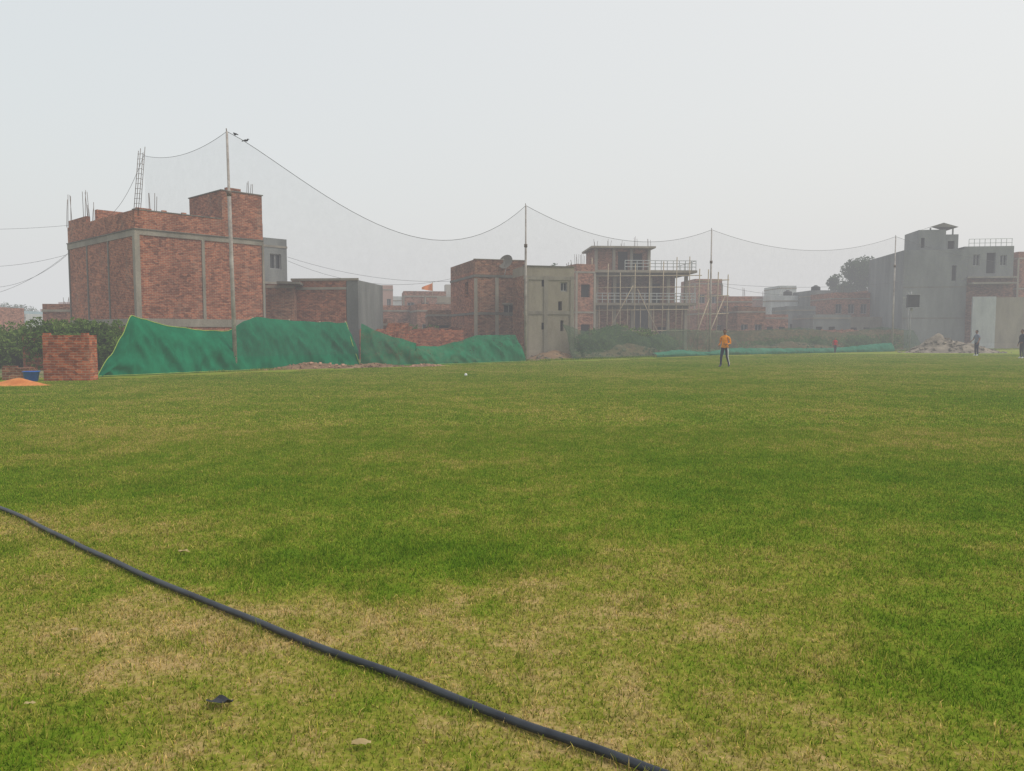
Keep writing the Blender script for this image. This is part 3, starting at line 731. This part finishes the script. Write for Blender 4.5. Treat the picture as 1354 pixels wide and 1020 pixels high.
# B6 concrete frame building under construction
C=at(786,440,70); b=Bld('unfinished_building',(C.x,C.y),4); w=reach(C,b.e1,917); wt=reach(C,b.e1,860)
z1=zat(401,70); z2=zat(358,70); z3=zat(326,70); d=9
for z,uw in ((z1,w),(z2,w)):
    b.box('slabs','beige',-.3,uw,-.9,d,z-.22,z); b.box('edge_beams','concd',-.1,uw-.6,-.35,-.05,z-.5,z-.223)
b.box('slabs','beige',-.4,wt+.3,-.5,5,z3-.16,z3)
n=6
for i in range(n):
    u=(w-.9)*i/(n-1)+.05
    for v in (0,4.2,8.4):
        b.box('columns','beige',u,u+.28,v,v+.28,-.2,z1-.503 if v==0 else z1-.223)
        b.box('columns','beige',u,u+.28,v,v+.28,z1+.001,z2-.503 if v==0 else z2-.223)
for i in range(4):
    u=(wt-.3)*i/3; b.box('columns','conc',u,u+.25,.0,.25,z2+.001,z3-.163)
wa=(w-.9)/5
b.facade('R','brick2',.34,wa*2.0,-.2,z1-.5,.1,[(1.0,2.1,0,2.1,'hole')]); b.facade('R','brick2',wa*3+.3,wa*5,-.2,z1-.5,.15,[(wa*3+.9,wa*3+1.9,.9,2.1,'hole')])
b.facade('R','brickf',.3,wa*1,z1,z2-.5,.6); b.facade('R','brick2',wa*1,w-.9,z1,z2-.22,3.4,[(wa*1.3,wa*1.9,z1,z1+2.0,'hole'),(wa*2.3,wa*2.8,z1+.8,z1+1.8,'hole'),(wa*3.4,wa*4.2,z1,z1+2,'hole')])
b.facade('B','concd',0,w-.9,-.2,z2-.22,d-.1); b.facade('E','brickf',.1,d-.2,-.2,z1-.22,w-1.0)
b.facade('R','brickf',.26,wt,z2,z3-.16,.3,[(wt*.42,wt*.6,z2,z2+1.75,'hole'),(wt*.68,wt*.86,z2+.1,z2+1.6,'hole')])
b.facade('L','brickf',0.3,5,z2,z3-.16,.02); b.facade('E','brickf',0.3,5,z2,z3-.16,wt)
RL=[]
for z,v in ((z2,-.8),(z1,-.8)):
    hh=.85
    u=(0 if z==z1 else wt*.5)
    st=u
    while u<=w-.1:
        RL.append(([b.P(u,v,z),b.P(u,v,z+hh)],.036)); u+=.55
    for hz in (.3,.6,hh): RL.append(([b.P(st,v,z+hz),b.P(w-.1,v,z+hz)],.034))
    for k in range(6): RL.append(([b.P(w-.1,v+k*1.2,z),b.P(w-.1,v+k*1.2,z+hh)],.034))
    RL.append(([b.P(w-.1,v,z+hh),b.P(w-.1,v+6,z+hh)],.032))
tubes('railings',RL,'white',b.root,5,False)
SC=[]
for u in (w-.1,w+.7,w+1.6,w+2.5): SC.append(([b.P(u,-1.6,-.1),b.P(u+.1,-1.6,z2+random.uniform(-1.0,.8))],.05))
for z in (1.6,3.2,4.8,6.2): SC.append(([b.P(w-.2,-1.6,z),b.P(w+2.7,-1.6,z+.1)],.045))
SC.append(([b.P(w-1.2,-3,-.1),b.P(w+1.2,-1.4,z1+1)],.055)); SC.append(([b.P(w-.3,-3.4,-.1),b.P(w+2.4,-1.4,z1+.6)],.055))
for i in range(7): SC.append(([b.P(.3+i*1.25,-.7,0),b.P(.3+i*1.25+random.uniform(-.1,.1),-.7,z1-.25)],.04))
for i in range(8): SC.append(([b.P(-.4+i*1.25,-1.3,-.1),b.P(-.4+i*1.25+random.uniform(-.15,.15),-1.3,z2+random.uniform(-.3,1.2))],.045))
for z in (1.7,z1-.7,z1+1.3,z2-.6): SC.append(([b.P(-.5,-1.3,z),b.P(w+.3,-1.3,z+.12)],.04))
SC.append(([b.P(.2,-1.35,.2),b.P(3.2,-1.35,z1+1.5)],.04)); SC.append(([b.P(6.2,-1.35,.2),b.P(3.6,-1.35,z1+1.2)],.04))
for i in range(5): SC.append(([b.P(.4+i*1.6,.6,z1),b.P(.4+i*1.6+random.uniform(-.1,.1),.6,z2-.23)],.04))
tubes('scaffold_poles',SC,'bamboo',b.root,5)
for i in range(5): b.rebar(wt*i/4.2+.1,.2,z3,z3+random.uniform(.5,1.0),3)
b.done()
b,w,d,zt=house('brick_house',762,66,20,786,748,349,'brickf',.6,1,1,2,'hole',cols=(0,1),rb=2); b.done()
fin(house('brick_house',757,72,10,800,745,352,'brick2',.5,1,0,2))
fin(house('brick_house',918,96,4,954,None,369,'brickf',.5,2,0,2,cols=(0,1)))
fin(house('brick_house',953,84,6,994,946,392,'brickf',.5,3,1,2,rb=1))
fin(house('brick_house',975,76,6,1012,None,406,'brick2',.4,2,0,1))
fin(house('brick_house',925,80,3,960,None,410,'brickf',.3,2,0,1))
fin(house('white_house',1018,98,3,1072,1008,391,'white',.6,3,0,2,tank=1))
fin(house('concrete_house',1030,112,3,1052,None,378,'white',.3,1,0,3))
fin(house('brick_house',984,118,3,1020,None,392,'brickf',.4,3,0,2,rb=1))
fin(house('brick_house',1054,120,2,1084,None,388,'brickf',.4,2,0,2,rb=1))
fin(house('brick_house',1010,82,2,1042,None,416,'brickf',.3,2,0,1,'hole'))
fin(house('concrete_house',1040,88,-3,1078,None,405,'concg',.4,2,0,1,kind='hole'))
fin(house('concrete_house',1073,94,2,1104,None,384,'concg',.6,2,0,2,tank=1))
fin(house('brick_house',1100,88,2,1150,None,387,'brickf',.6,3,0,2,rb=1))
fin(house('brick_house',1148,90,0,1196,None,384,'brick2',.6,2,0,2,rb=1,tank=0))
fin(house('concrete_house',1075,80,0,1125,None,416,'concg',.3,3,0,1,'hole'))
fin(house('concrete_house',1120,84,0,1190,None,419,'conc',.3,4,0,1,'hole'))
solid('boundary_wall',(at(860,440,74).x,74),3,25,.24,1.85,'brickf')
# B9 grey multi-storey
Y9=78; C=at(1192,440,Y9); b=Bld('concrete_apartment_building',(C.x,C.y),-8)
def ux(px): return reach(C,b.e1,px)
zm=zat(331,Y9); wA=ux(1276)
b.shell(wA,11,-.2,zm,'concg',.6,[(ux(1256),ux(1262),zat(372,Y9),zat(352,Y9),'hole')],(),pmat='concg')
b.box('floor_bands','concd',-.02,wA,-.02,-.002,3.0,3.1); b.box('floor_bands','concd',-.02,wA,-.02,-.002,6.1,6.2)
wB=ux(1342)-wA
ops=[(ux(1288),ux(1297),zat(352,Y9),zat(337,Y9),'win'),(ux(1306),ux(1318),zat(362,Y9),zat(335,Y9),'hole'),(ux(1324),ux(1333),zat(352,Y9),zat(338,Y9),'win')]
zl=zat(367,Y9)
b.shell(wB-.0,10,zl,zm+.35,'concg',.4,ops,(),u0=wA+.003,v0=.8)
b.box('balcony_slab','conc',wA+.01,wA+wB,-.3,.79,zl-.15,zl-.01)
b.shell(wB-.1,9.8,-.2,zl-.16,'brick2',.02,[(wA+1,wA+2.6,zat(425,Y9),zat(403,Y9),'hole')],(),u0=wA+.006,v0=.4)
b.box('awning','conc',wA+.2,wA+4.2,-.9,.39,zat(377,Y9),zat(375,Y9))
b.box('white_wall','white',ux(1276),ux(1306),-1.6,-1.35,-.2,zat(393,Y9-1.5)); b.box('grey_wall','beige',ux(1306)+.01,ux(1356),-1.5,-1.3,-.2,zat(394,Y9-1.5))
zt=zat(303,Y9)
b.shell(ux(1252)-ux(1216),4,zm-.59,zt,'concg',.3,[(ux(1219),ux(1224),zm+.3,zm+1.3,'hole')],(),u0=ux(1216),v0=1)
b.shell(ux(1271)-ux(1252)-.01,3,zm-.59,zat(309,Y9),'concg',.02,[(ux(1257),ux(1266),zm+.2,zm+1.0,'hole')],(),u0=ux(1252)+.005,v0=1.4)
for u in (ux(1232),ux(1262)):
    for v in (1.3,3.6): b.box('canopy_posts','steel',u,u+.12,v,v+.12,zat(309,Y9),zat(300,Y9))
P=b.P; ua,ub=ux(1228),ux(1268); um=(ua+ub)/2; za,zz=zat(300,Y9),zat(294,Y9)
for v0_,v1_ in ((.9,4.2),):
    b.quad('canopy_roof','concd',[P(ua,v0_,za),P(um,v0_,zz),P(um,v1_,zz),P(ua,v1_,za)]); b.quad('canopy_roof','concd',[P(um,v0_,zz),P(ub,v0_,za),P(ub,v1_,za),P(um,v1_,zz)])
    b.quad('canopy_roof','concd',[P(ua,v0_,za),P(ub,v0_,za),P(um,v0_,zz)])
RL=[]
u=ux(1283)
while u<ux(1341): RL.append(([P(u,1,zm+.35),P(u,1,zm+1.1)],.03)); u+=.5
for h_ in (.7,1.1): RL.append(([P(ux(1283),1,zm+h_),P(ux(1341),1,zm+h_)],.028))
tubes('roof_railing',RL,'white',b.root,5,False)
b.done()
fin(house('brick_house',1343,80,0,1470,None,333,'brickf',.6,4,0,3,cols=(0,.5,1)))
fin(house('brick_house',1480,86,0,1600,None,350,'brick2',.6,4,0,3))
# distant hazy skyline
random.seed(21)
x=-260.0
while x<300:
    Y=random.uniform(150,260); ww=random.uniform(8,20); h_=random.uniform(4,9.5)
    b=Bld('distant_house',(x,Y),random.uniform(-10,10)); mt=random.choice(['brickf','brickf','concg','white','pink','beige','brick2'])
    b.shell(ww,8,-.2,h_,mt,.6,grid_ops(ww,0,max(1,int(h_/3)),3,int(ww/3)),())
    if random.random()<.5: b.shell(3,3,h_-.59,h_+2,mt,.2,(),(),u0=ww*.3,v0=1)
    b.done(); x+=ww*random.uniform(.7,1.3)
fp=at(572,385,86); fr=empty('saffron_flag'); fr.location=(fp.x,fp.y,0)
tubes('flag_staff',[([(0,0,5),(0,0,fp.z+1.0)],.035)],'bamboo',fr,6)
V=[];Fc=[]
for i in range(9):
    for j in range(5):
        u=i/8; V.append((-u*1.2,.2*math.sin(u*6),fp.z+.9-.9*(j/4)*(1-u*.75)-u*.5))
for i in range(8):
    for j in range(4): Fc.append((i*5+j,(i+1)*5+j,(i+1)*5+j+1,i*5+j+1))
meshobj('flag_cloth',V,Fc,'orangeflag',fr,True)
lp=at(1206,440,66); b=Bld('floodlight',(lp.x,66),-10)
za=zat(407,66); zb_=zat(390,66)
b.box('housing','tank',-.45,.45,-.2,.3,za,zb_); b.box('rim','steel',-.5,.5,-.26,-.2,za-.04,za+.02); b.box('rim','steel',-.5,.5,-.26,-.2,zb_-.02,zb_+.04)
b.box('bracket','steel',-.08,.08,.3,.42,za-.3,zb_-.1)
tubes('post',[([(.0,.36,-.1),(.0,.36,zb_+.3)],.05)],'steel',b.root,8); b.done()
b=Bld('utility_pole',(at(1200,440,70).x,70),0); tubes('shaft',[([(0,0,-.1),(0,0,5.2)],.05)],'steel',b.root,8)
b.box('crossarm','steel',-.5,.5,-.05,.05,4.7,4.8); b.done()

# ---------------------------------------------------------------- foliage
def foliage(name,blobs,leaf,mat,parent=None,seed=0):
    g=np.random.default_rng(seed); Vs=[];R=[]
    for (c,r,n) in blobs:
        d=g.normal(size=(n,3)); d/=np.linalg.norm(d,axis=1)[:,None]; rr=g.random(n)**.45
        p=d*rr[:,None]*np.array(r)+np.array(c)
        keep=np.array([noise.noise(Vector(q*0.9/max(leaf*5,.3)))>-.18 for q in p]); p=p[keep]
        if not parent: p=p[p[:,2]>0.02]
        n2=len(p)
        a=g.normal(size=(n2,3)); a/=np.linalg.norm(a,axis=1)[:,None]; b_=np.cross(a,g.normal(size=(n2,3))); b_/=np.linalg.norm(b_,axis=1)[:,None]
        s=leaf*g.uniform(.5,1.3,n2)[:,None]
        q=np.stack([p-a*s,p+b_*s*.45,p+a*s,p-b_*s*.45],1); Vs.append(q.reshape(-1,3)); R.append(np.repeat(g.random(n2),4))
    V=np.concatenate(Vs); Rr=np.concatenate(R); Fc=np.arange(len(V)).reshape(-1,4)
    o=meshobj(name,V.tolist(),Fc.tolist(),mat,parent); a=o.data.attributes.new('rnd','FLOAT','POINT'); a.data.foreach_set('value',Rr); return o
def bush(px,Y,rx,ry,h,k,n,seed,leaf=.09):
    random.seed(seed); c=at(px,440,Y); bl=[]
    for i in range(k):
        x=c.x+random.uniform(-rx,rx); y_=Y+random.uniform(-ry,ry); hh=h*random.uniform(.6,1)
        bl.append(((x,y_,hh*.5),(rx*.35+.3,ry*.35+.3,hh*.5),n))
    sb=empty('shrub')
    o=foliage('leaves',bl,leaf,'leaf',sb,seed)
    ls=[]
    for bb in bl:
        for q_ in range(3): ls.append(([(bb[0][0],bb[0][1],0),(bb[0][0]+random.uniform(-.4,.4),bb[0][1]+random.uniform(-.3,.3),bb[0][2]*1.6)],[.03,.01]))
    tubes('stems',ls,'bark',sb,5)
bush(12,36.8,2.6,1.3,2.2,16,2200,31); bush(-60,36,3,2,2.2,12,2000,32); bush(100,34,1.5,1.0,2.3,12,2200,33); bush(148,33.4,1.5,1.0,2.3,11,2000,34); bush(62,36.8,1.5,1.0,2.0,8,1500,35)
bush(548,52,1.4,.8,2.3,6,800,36); bush(826,58,2.6,1.2,2.4,8,1200,37,.11); bush(795,57,1.6,1,2.0,5,900,38,.11); bush(1080,70,5,1.2,1.5,9,700,39,.11); bush(1165,70,3,1,1.6,7,700,40,.11); bush(700,47.5,.8,.5,.9,4,400,41)
bush(880,66,3,1,1.6,8,700,43,.11); bush(-150,30,3,2,2.0,8,1200,44); bush(1320,88,5,1,1.6,8,500,45,.12)
def tree(px,Y,h,cr,seed,name='tree',n=900):
    random.seed(seed); c=at(px,440,Y); c.z=0; root=empty(name); root.location=c
    L_=[([(0,0,-.2),(.1,0,h*.25),(-.05,.1,h*.5),(.05,0,h*.75)],[.28,.22,.15,.06])]; bl=[]
    for i in range(13):
        a=random.random()*6.283; z0=h*random.uniform(.3,.5); rr=cr*random.uniform(.2,.72); z1=z0+h*random.uniform(.12,.4)
        e_=(rr*math.cos(a),rr*math.sin(a),min(z1,h*.9)); L_.append(([(0,0,z0),(e_[0]*.5,e_[1]*.5,(z0+e_[2])/2+.2),e_],[.1,.07,.03]))
        s=cr*random.uniform(.32,.5); bl.append((e_,(s,s,s*.8),n))
    bl.append(((0,0,h*.88),(cr*.5,cr*.5,h*.13),n)); bl.append(((0,0,h*.72),(cr*.6,cr*.6,h*.14),n))
    tubes('trunk_and_limbs',L_,'bark',root,7); foliage('crown',bl,.2,'leaf2',root,seed)
tree(1141,118,13.2,3.7,51,n=1800); tree(1104,125,11,2.4,52,n=1000); tree(735,100,10.4,2.4,53,n=500); tree(715,104,10,2,54,n=400); tree(-90,80,8,4,55); tree(1232,150,9,3,57,n=400); tree(640,160,8,4,58,n=400); tree(30,150,7,5,59,n=700)

# ---------------------------------------------------------------- people
def pmat(name,c): M[name]=mottled(name,tuple(x*.8 for x in c),tuple(min(1,x*1.15) for x in c),8,0.85,fine=40); return name
pmat('skin',(0.24,0.12,0.075)); pmat('hair',(0.015,0.012,0.01)); pmat('shirt_orange',(0.78,0.27,0.01)); pmat('pants_navy',(0.018,0.022,0.045)); pmat('stripe_white',(0.6,0.6,0.6))
pmat('shoe',(0.06,0.06,0.07)); pmat('shirt_grey',(0.16,0.18,0.24)); pmat('shirt_dark',(0.03,0.035,0.06)); pmat('shirt_red',(0.5,0.02,0.03)); pmat('pants_grey',(0.05,0.05,0.06)); pmat('eye_white',(0.5,0.5,0.48)); pmat('lip',(0.2,0.07,0.05))
def person(name,loc,heading,height,shirt,pants,arms,legs,sleeve='short',stripe=False,turn=0,shoem='shoe'):
    J=[];E=[]
    def j(p,r): J.append((Vector(p),r)); return len(J)-1
    pel=j((0,0,.97),.125); wa=j((0,.0,1.10),.12); ch=j((0,.01,1.27),.14); nb=j((0,-.005,1.43),.085); nk=j((0,.01,1.50),.054); nt2=j((0,.02,1.565),.05)
    E+=[(pel,wa,'shirt'),(wa,ch,'shirt'),(ch,nb,'shirt'),(nb,nk,'skin'),(nk,nt2,'skin')]
    fing=[]
    for s,sg in (('R',1),('L',-1)):
        sh=j((sg*.165,0,1.40),.066); el,wr,hd=[Vector(q) for q in arms[s]]
        ms=Vector((sg*.165,0,1.40)).lerp(el,.55)
        m1=j(ms,.054); e1=j(el,.044); w1=j(wr,.029); h1=j(hd,.036)
        E+=[(nb,sh,'shirt'),(sh,m1,'shirt'),(m1,e1,'shirt' if sleeve=='long' else 'skin'),(e1,w1,'shirt' if sleeve=='long' else 'skin'),(w1,h1,'skin')]
        dr=(hd-wr).normalized(); side=dr.cross(Vector((1,0,0)) if abs(dr.x)<.8 else Vector((0,0,1))).normalized(); nrm=dr.cross(side).normalized()
        for k,(o_,ln) in enumerate(((-.03,.062),(-.01,.075),(.01,.08),(.03,.07))):
            a=hd+side*o_+dr*.02; fing.append(([a,a+dr*ln*.5+nrm*.006,a+dr*ln*.85+nrm*.022],[.0095,.0085,.006]))
        a=wr+dr*.03+side*.026; fing.append(([a,a+side*.032+dr*.025,a+side*.04+dr*.06],[.011,.010,.007]))
    for s,sg in (('R',1),('L',-1)):
        kn,an,to=[Vector(q) for q in legs[s]]
        hp_=j((sg*.085,0,.92),.095); th=j(Vector((sg*.085,0,.92)).lerp(kn,.5),.083); k1=j(kn,.062); cf=j(kn.lerp(an,.4),.056); a1=j(an,.043); hl=j(an+(an-to).normalized()*.03+Vector((0,0,-.04)),.036); t1_=j(to,.033)
        E+=[(pel,hp_,'pants'),(hp_,th,'pants'),(th,k1,'pants'),(k1,cf,'pants'),(cf,a1,'pants'),(a1,hl,'shoe'),(a1,t1_,'shoe')]
    me=bpy.data.meshes.new('sk'); me.from_pydata([tuple(p) for p,_ in J],[(a,b) for a,b,_ in E],[]); o=bpy.data.objects.new('sk',me); link(o)
    md=o.modifiers.new('Skin','SKIN'); md.use_smooth_shade=True
    sv=me.skin_vertices[0].data
    for i,(p,r) in enumerate(J): sv[i].radius=(r,r); sv[i].use_root=(i==0)
    o.modifiers.new('Sub','SUBSURF').levels=2; o.modifiers['Sub'].render_levels=2
    dg=bpy.context.evaluated_depsgraph_get(); em=bpy.data.meshes.new_from_object(o.evaluated_get(dg))
    mats=[shirt,pants,'skin',shoem,'hair','stripe_white','eye_white','lip']; idx={'shirt':0,'pants':1,'skin':2,'shoe':3}
    V=[v.co.copy() for v in em.vertices]; Fc=[tuple(p.vertices) for p in em.polygons]; mi=[]
    for v in V:
        if .85<v.z<1.42 and abs(v.x)<.24: v.x*=1.0+.16*math.sin((v.z-.85)/.57*math.pi)
    for p in em.polygons:
        c=p.center; best=9;bt='skin'
        for a,b_,t in E:
            A=J[a][0];B=J[b_][0]; ab=B-A; k=max(0,min(1,(c-A).dot(ab)/ab.length_squared)); dd_=(c-A-ab*k).length-(J[a][1]*(1-k)+J[b_][1]*k)
            if dd_<best: best=dd_;bt=t
        q=idx[bt]
        if bt=='pants' and c.z>.93: q=0
        if bt=='shirt' and c.z<.90 and abs(c.x)<.2: q=1
        if stripe and q==1 and abs(p.normal.x)>.86 and c.z<.9 and p.normal.x*c.x>0: q=5
        mi.append(q)
    bpy.data.objects.remove(o)
    def add(g,m_):
        v,f=g; V.extend([Vector(x) for x in v]); Fc.extend(f); mi.extend([m_]*len(f))
    for pts,r in fing: add(tube_geo(pts,r,6,len(V)),2)
    hs=len(V); HC=Vector((0,.035,1.645))
    def hf(p):
        p=p.copy()
        if p.z<0: p.x*=1+.32*p.z; p.y=p.y*(1+.12*p.z)+(.06*-p.z)
        if p.y>.55: p.y=.55+(p.y-.55)*.8
        return p
    add(ball_geo(HC,(.076,.096,.118),len(V),20,16,hf),2)
    add(ball_geo(HC+Vector((0,-.012,.016)),(.083,.100,.114),len(V),20,12,lambda p:Vector((p.x,min(p.y,.62+.2*p.z),max(p.z,-.25 if p.y<.1 else .42)))),4)
    add(tube_geo([HC+Vector((0,.088,.02)),HC+Vector((0,.106,-.018)),HC+Vector((0,.092,-.03))],[.008,.014,.01],8,len(V)),2)
    for sg in (1,-1):
        add(ball_geo(HC+Vector((sg*.028,.083,.008)),(.013,.008,.007),len(V),8,6),6); add(ball_geo(HC+Vector((sg*.028,.090,.008)),(.006,.004,.006),len(V),8,6),4)
        add(ball_geo(HC+Vector((sg*.028,.088,.028)),(.018,.005,.004),len(V),8,6),4)
        add(ball_geo(HC+Vector((sg*.076,.0,-.005)),(.010,.02,.03),len(V),8,6),2)
    add(ball_geo(HC+Vector((0,.086,-.055)),(.024,.008,.008),len(V),8,6),7)
    if turn:
        R=Matrix.Rotation(turn,3,'Z')
        for i in range(hs,len(V)): V[i]=R@(V[i]-HC)+HC
    add(tube_geo([Vector((.062*math.cos(a),.065*math.sin(a)+.0,1.475)) for a in [k*math.pi/8 for k in range(17)]],.013,6,len(V)),0)
    ob=meshobj(name,V,Fc,mats,None,True,mi); zmin=min(v.z for v in V); s=height/(1.765-zmin)
    ob.scale=(s,s,s); ob.location=(loc[0],loc[1],0.012-zmin*s); ob.rotation_euler=(0,0,heading); return ob
stand={'R':[(.10,.02,.50),(.11,-.02,.085),(.14,.13,.03)],'L':[(-.10,.03,.50),(-.12,.0,.085),(-.15,.15,.03)]}
walk={'R':[(.09,.18,.52),(.09,.24,.11),(.11,.39,.07)],'L':[(-.10,-.04,.49),(-.10,-.30,.14),(-.11,-.18,.05)]}
c=gnd(958,485.5)
person('man_walking',(c.x,c.y),math.radians(180-38),1.74,'shirt_orange','pants_navy',
 {'R':[(.25,-.08,1.14),(.22,.12,1.02),(.19,.19,1.0)],'L':[(-.24,-.06,1.14),(-.16,.16,1.08),(-.10,.22,1.09)]},walk,'long',True,turn=.25)
c=gnd(1291,471)
person('man_standing',(c.x,c.y),math.radians(100),1.76,'shirt_grey','pants_navy',
 {'R':[(.24,.04,1.15),(.24,.22,1.0),(.22,.29,.97)],'L':[(-.24,.02,1.14),(-.26,.14,.93),(-.25,.19,.86)]},stand,'short',False,shoem='stripe_white')
c=gnd(1351,474.5)
person('man_standing',(c.x,c.y),math.radians(95),1.78,'shirt_dark','pants_grey',
 {'R':[(.25,-.04,1.13),(.26,.06,.9),(.26,.08,.82)],'L':[(-.25,0,1.13),(-.22,.18,1.0),(-.17,.23,.97)]},stand,'long',False,shoem='stripe_white')
c=gnd(1104,467)
person('child_walking',(c.x,c.y),math.radians(170),1.2,'shirt_red','pants_grey',
 {'R':[(.25,-.04,1.14),(.27,.08,.93),(.27,.12,.86)],'L':[(-.25,-.02,1.14),(-.27,.02,.9),(-.27,.05,.82)]},walk,'long')

# ---------------------------------------------------------------- haze, sky, sun, camera
b=bpy.data.meshes.new('haze'); X0,X1,Y0,Y1,Z0,Z1=-350,350,-60,420,-3,40
b.from_pydata([(X0,Y0,Z0),(X1,Y0,Z0),(X1,Y1,Z0),(X0,Y1,Z0),(X0,Y0,Z1),(X1,Y0,Z1),(X1,Y1,Z1),(X0,Y1,Z1)],[],[(3,2,1,0),(4,5,6,7),(0,1,5,4),(1,2,6,5),(2,3,7,6),(3,0,4,7)])
m=bpy.data.materials.new('haze_glow_volume'); m.use_nodes=True; nt=m.node_tree; nt.nodes.clear(); out=N(nt,'ShaderNodeOutputMaterial')
DEN=0.0027
va=N(nt,'ShaderNodeVolumeAbsorption'); va.inputs['Color'].default_value=(0,0,0,1); va.inputs['Density'].default_value=DEN
ve=N(nt,'ShaderNodeEmission'); ve.inputs['Color'].default_value=(0.70,0.70,0.72,1); ve.inputs['Strength'].default_value=DEN  # haze glows by itself; emission stands in for scattered skylight
ad=N(nt,'ShaderNodeAddShader'); L(nt,va.outputs[0],ad.inputs[0]); L(nt,ve.outputs[0],ad.inputs[1]); L(nt,ad.outputs[0],out.inputs['Volume']); b.materials.append(m); link(bpy.data.objects.new('haze',b))

SE=math.radians(52); SR=math.radians(105)
W=bpy.data.worlds.new('World'); S.world=W; W.use_nodes=True; nt=W.node_tree; nt.nodes.clear()
out=N(nt,'ShaderNodeOutputWorld'); sky=N(nt,'ShaderNodeTexSky'); sky.sky_type='NISHITA'; sky.sun_disc=False; sky.sun_elevation=SE; sky.sun_rotation=SR; sky.dust_density=6; sky.air_density=1.5
bg=N(nt,'ShaderNodeBackground'); bg.inputs[1].default_value=0.05; L(nt,sky.outputs[0],bg.inputs[0])
tc=N(nt,'ShaderNodeTexCoord'); dt=N(nt,'ShaderNodeVectorMath',operation='DOT_PRODUCT'); L(nt,tc.outputs['Generated'],dt.inputs[0]); dt.inputs[1].default_value=(0.70,0.52,0.5)
nz=noise_(nt,tc.outputs['Generated'],1.6,4); f=math_(nt,'ADD',dt.outputs['Value'],math_(nt,'MULTIPLY',nz,0.12))
r=ramp(nt,[(0.0,(0.60,0.64,0.62)),(0.45,(0.64,0.655,0.635)),(0.95,(0.70,0.69,0.65))]); L(nt,f,r.inputs[0])
bg2=N(nt,'ShaderNodeBackground'); bg2.inputs[1].default_value=1.0; L(nt,r.outputs[0],bg2.inputs[0])
ad=N(nt,'ShaderNodeAddShader'); L(nt,bg.outputs[0],ad.inputs[0]); L(nt,bg2.outputs[0],ad.inputs[1]); L(nt,ad.outputs[0],out.inputs[0])
sun=bpy.data.lights.new('sun','SUN'); sun.energy=1.3; sun.angle=math.radians(14); sun.color=(1,.97,.92); so=bpy.data.objects.new('sun',sun); link(so)
dv=Vector((math.sin(SR)*math.cos(SE),math.cos(SR)*math.cos(SE),math.sin(SE))); so.rotation_euler=dv.to_track_quat('Z','Y').to_euler(); so.location=(30,30,60)
cam=bpy.data.cameras.new('camera'); cam.sensor_width=36; cam.lens=36*F/1354; cam.clip_end=3000; cam.clip_start=.05
co=bpy.data.objects.new('camera',cam); link(co); co.location=(0,0,CAMH); co.rotation_euler=(math.radians(90)-PI,0,0); S.camera=co
S.view_settings.view_transform='Standard'; S.view_settings.look='None'; S.view_settings.exposure=0
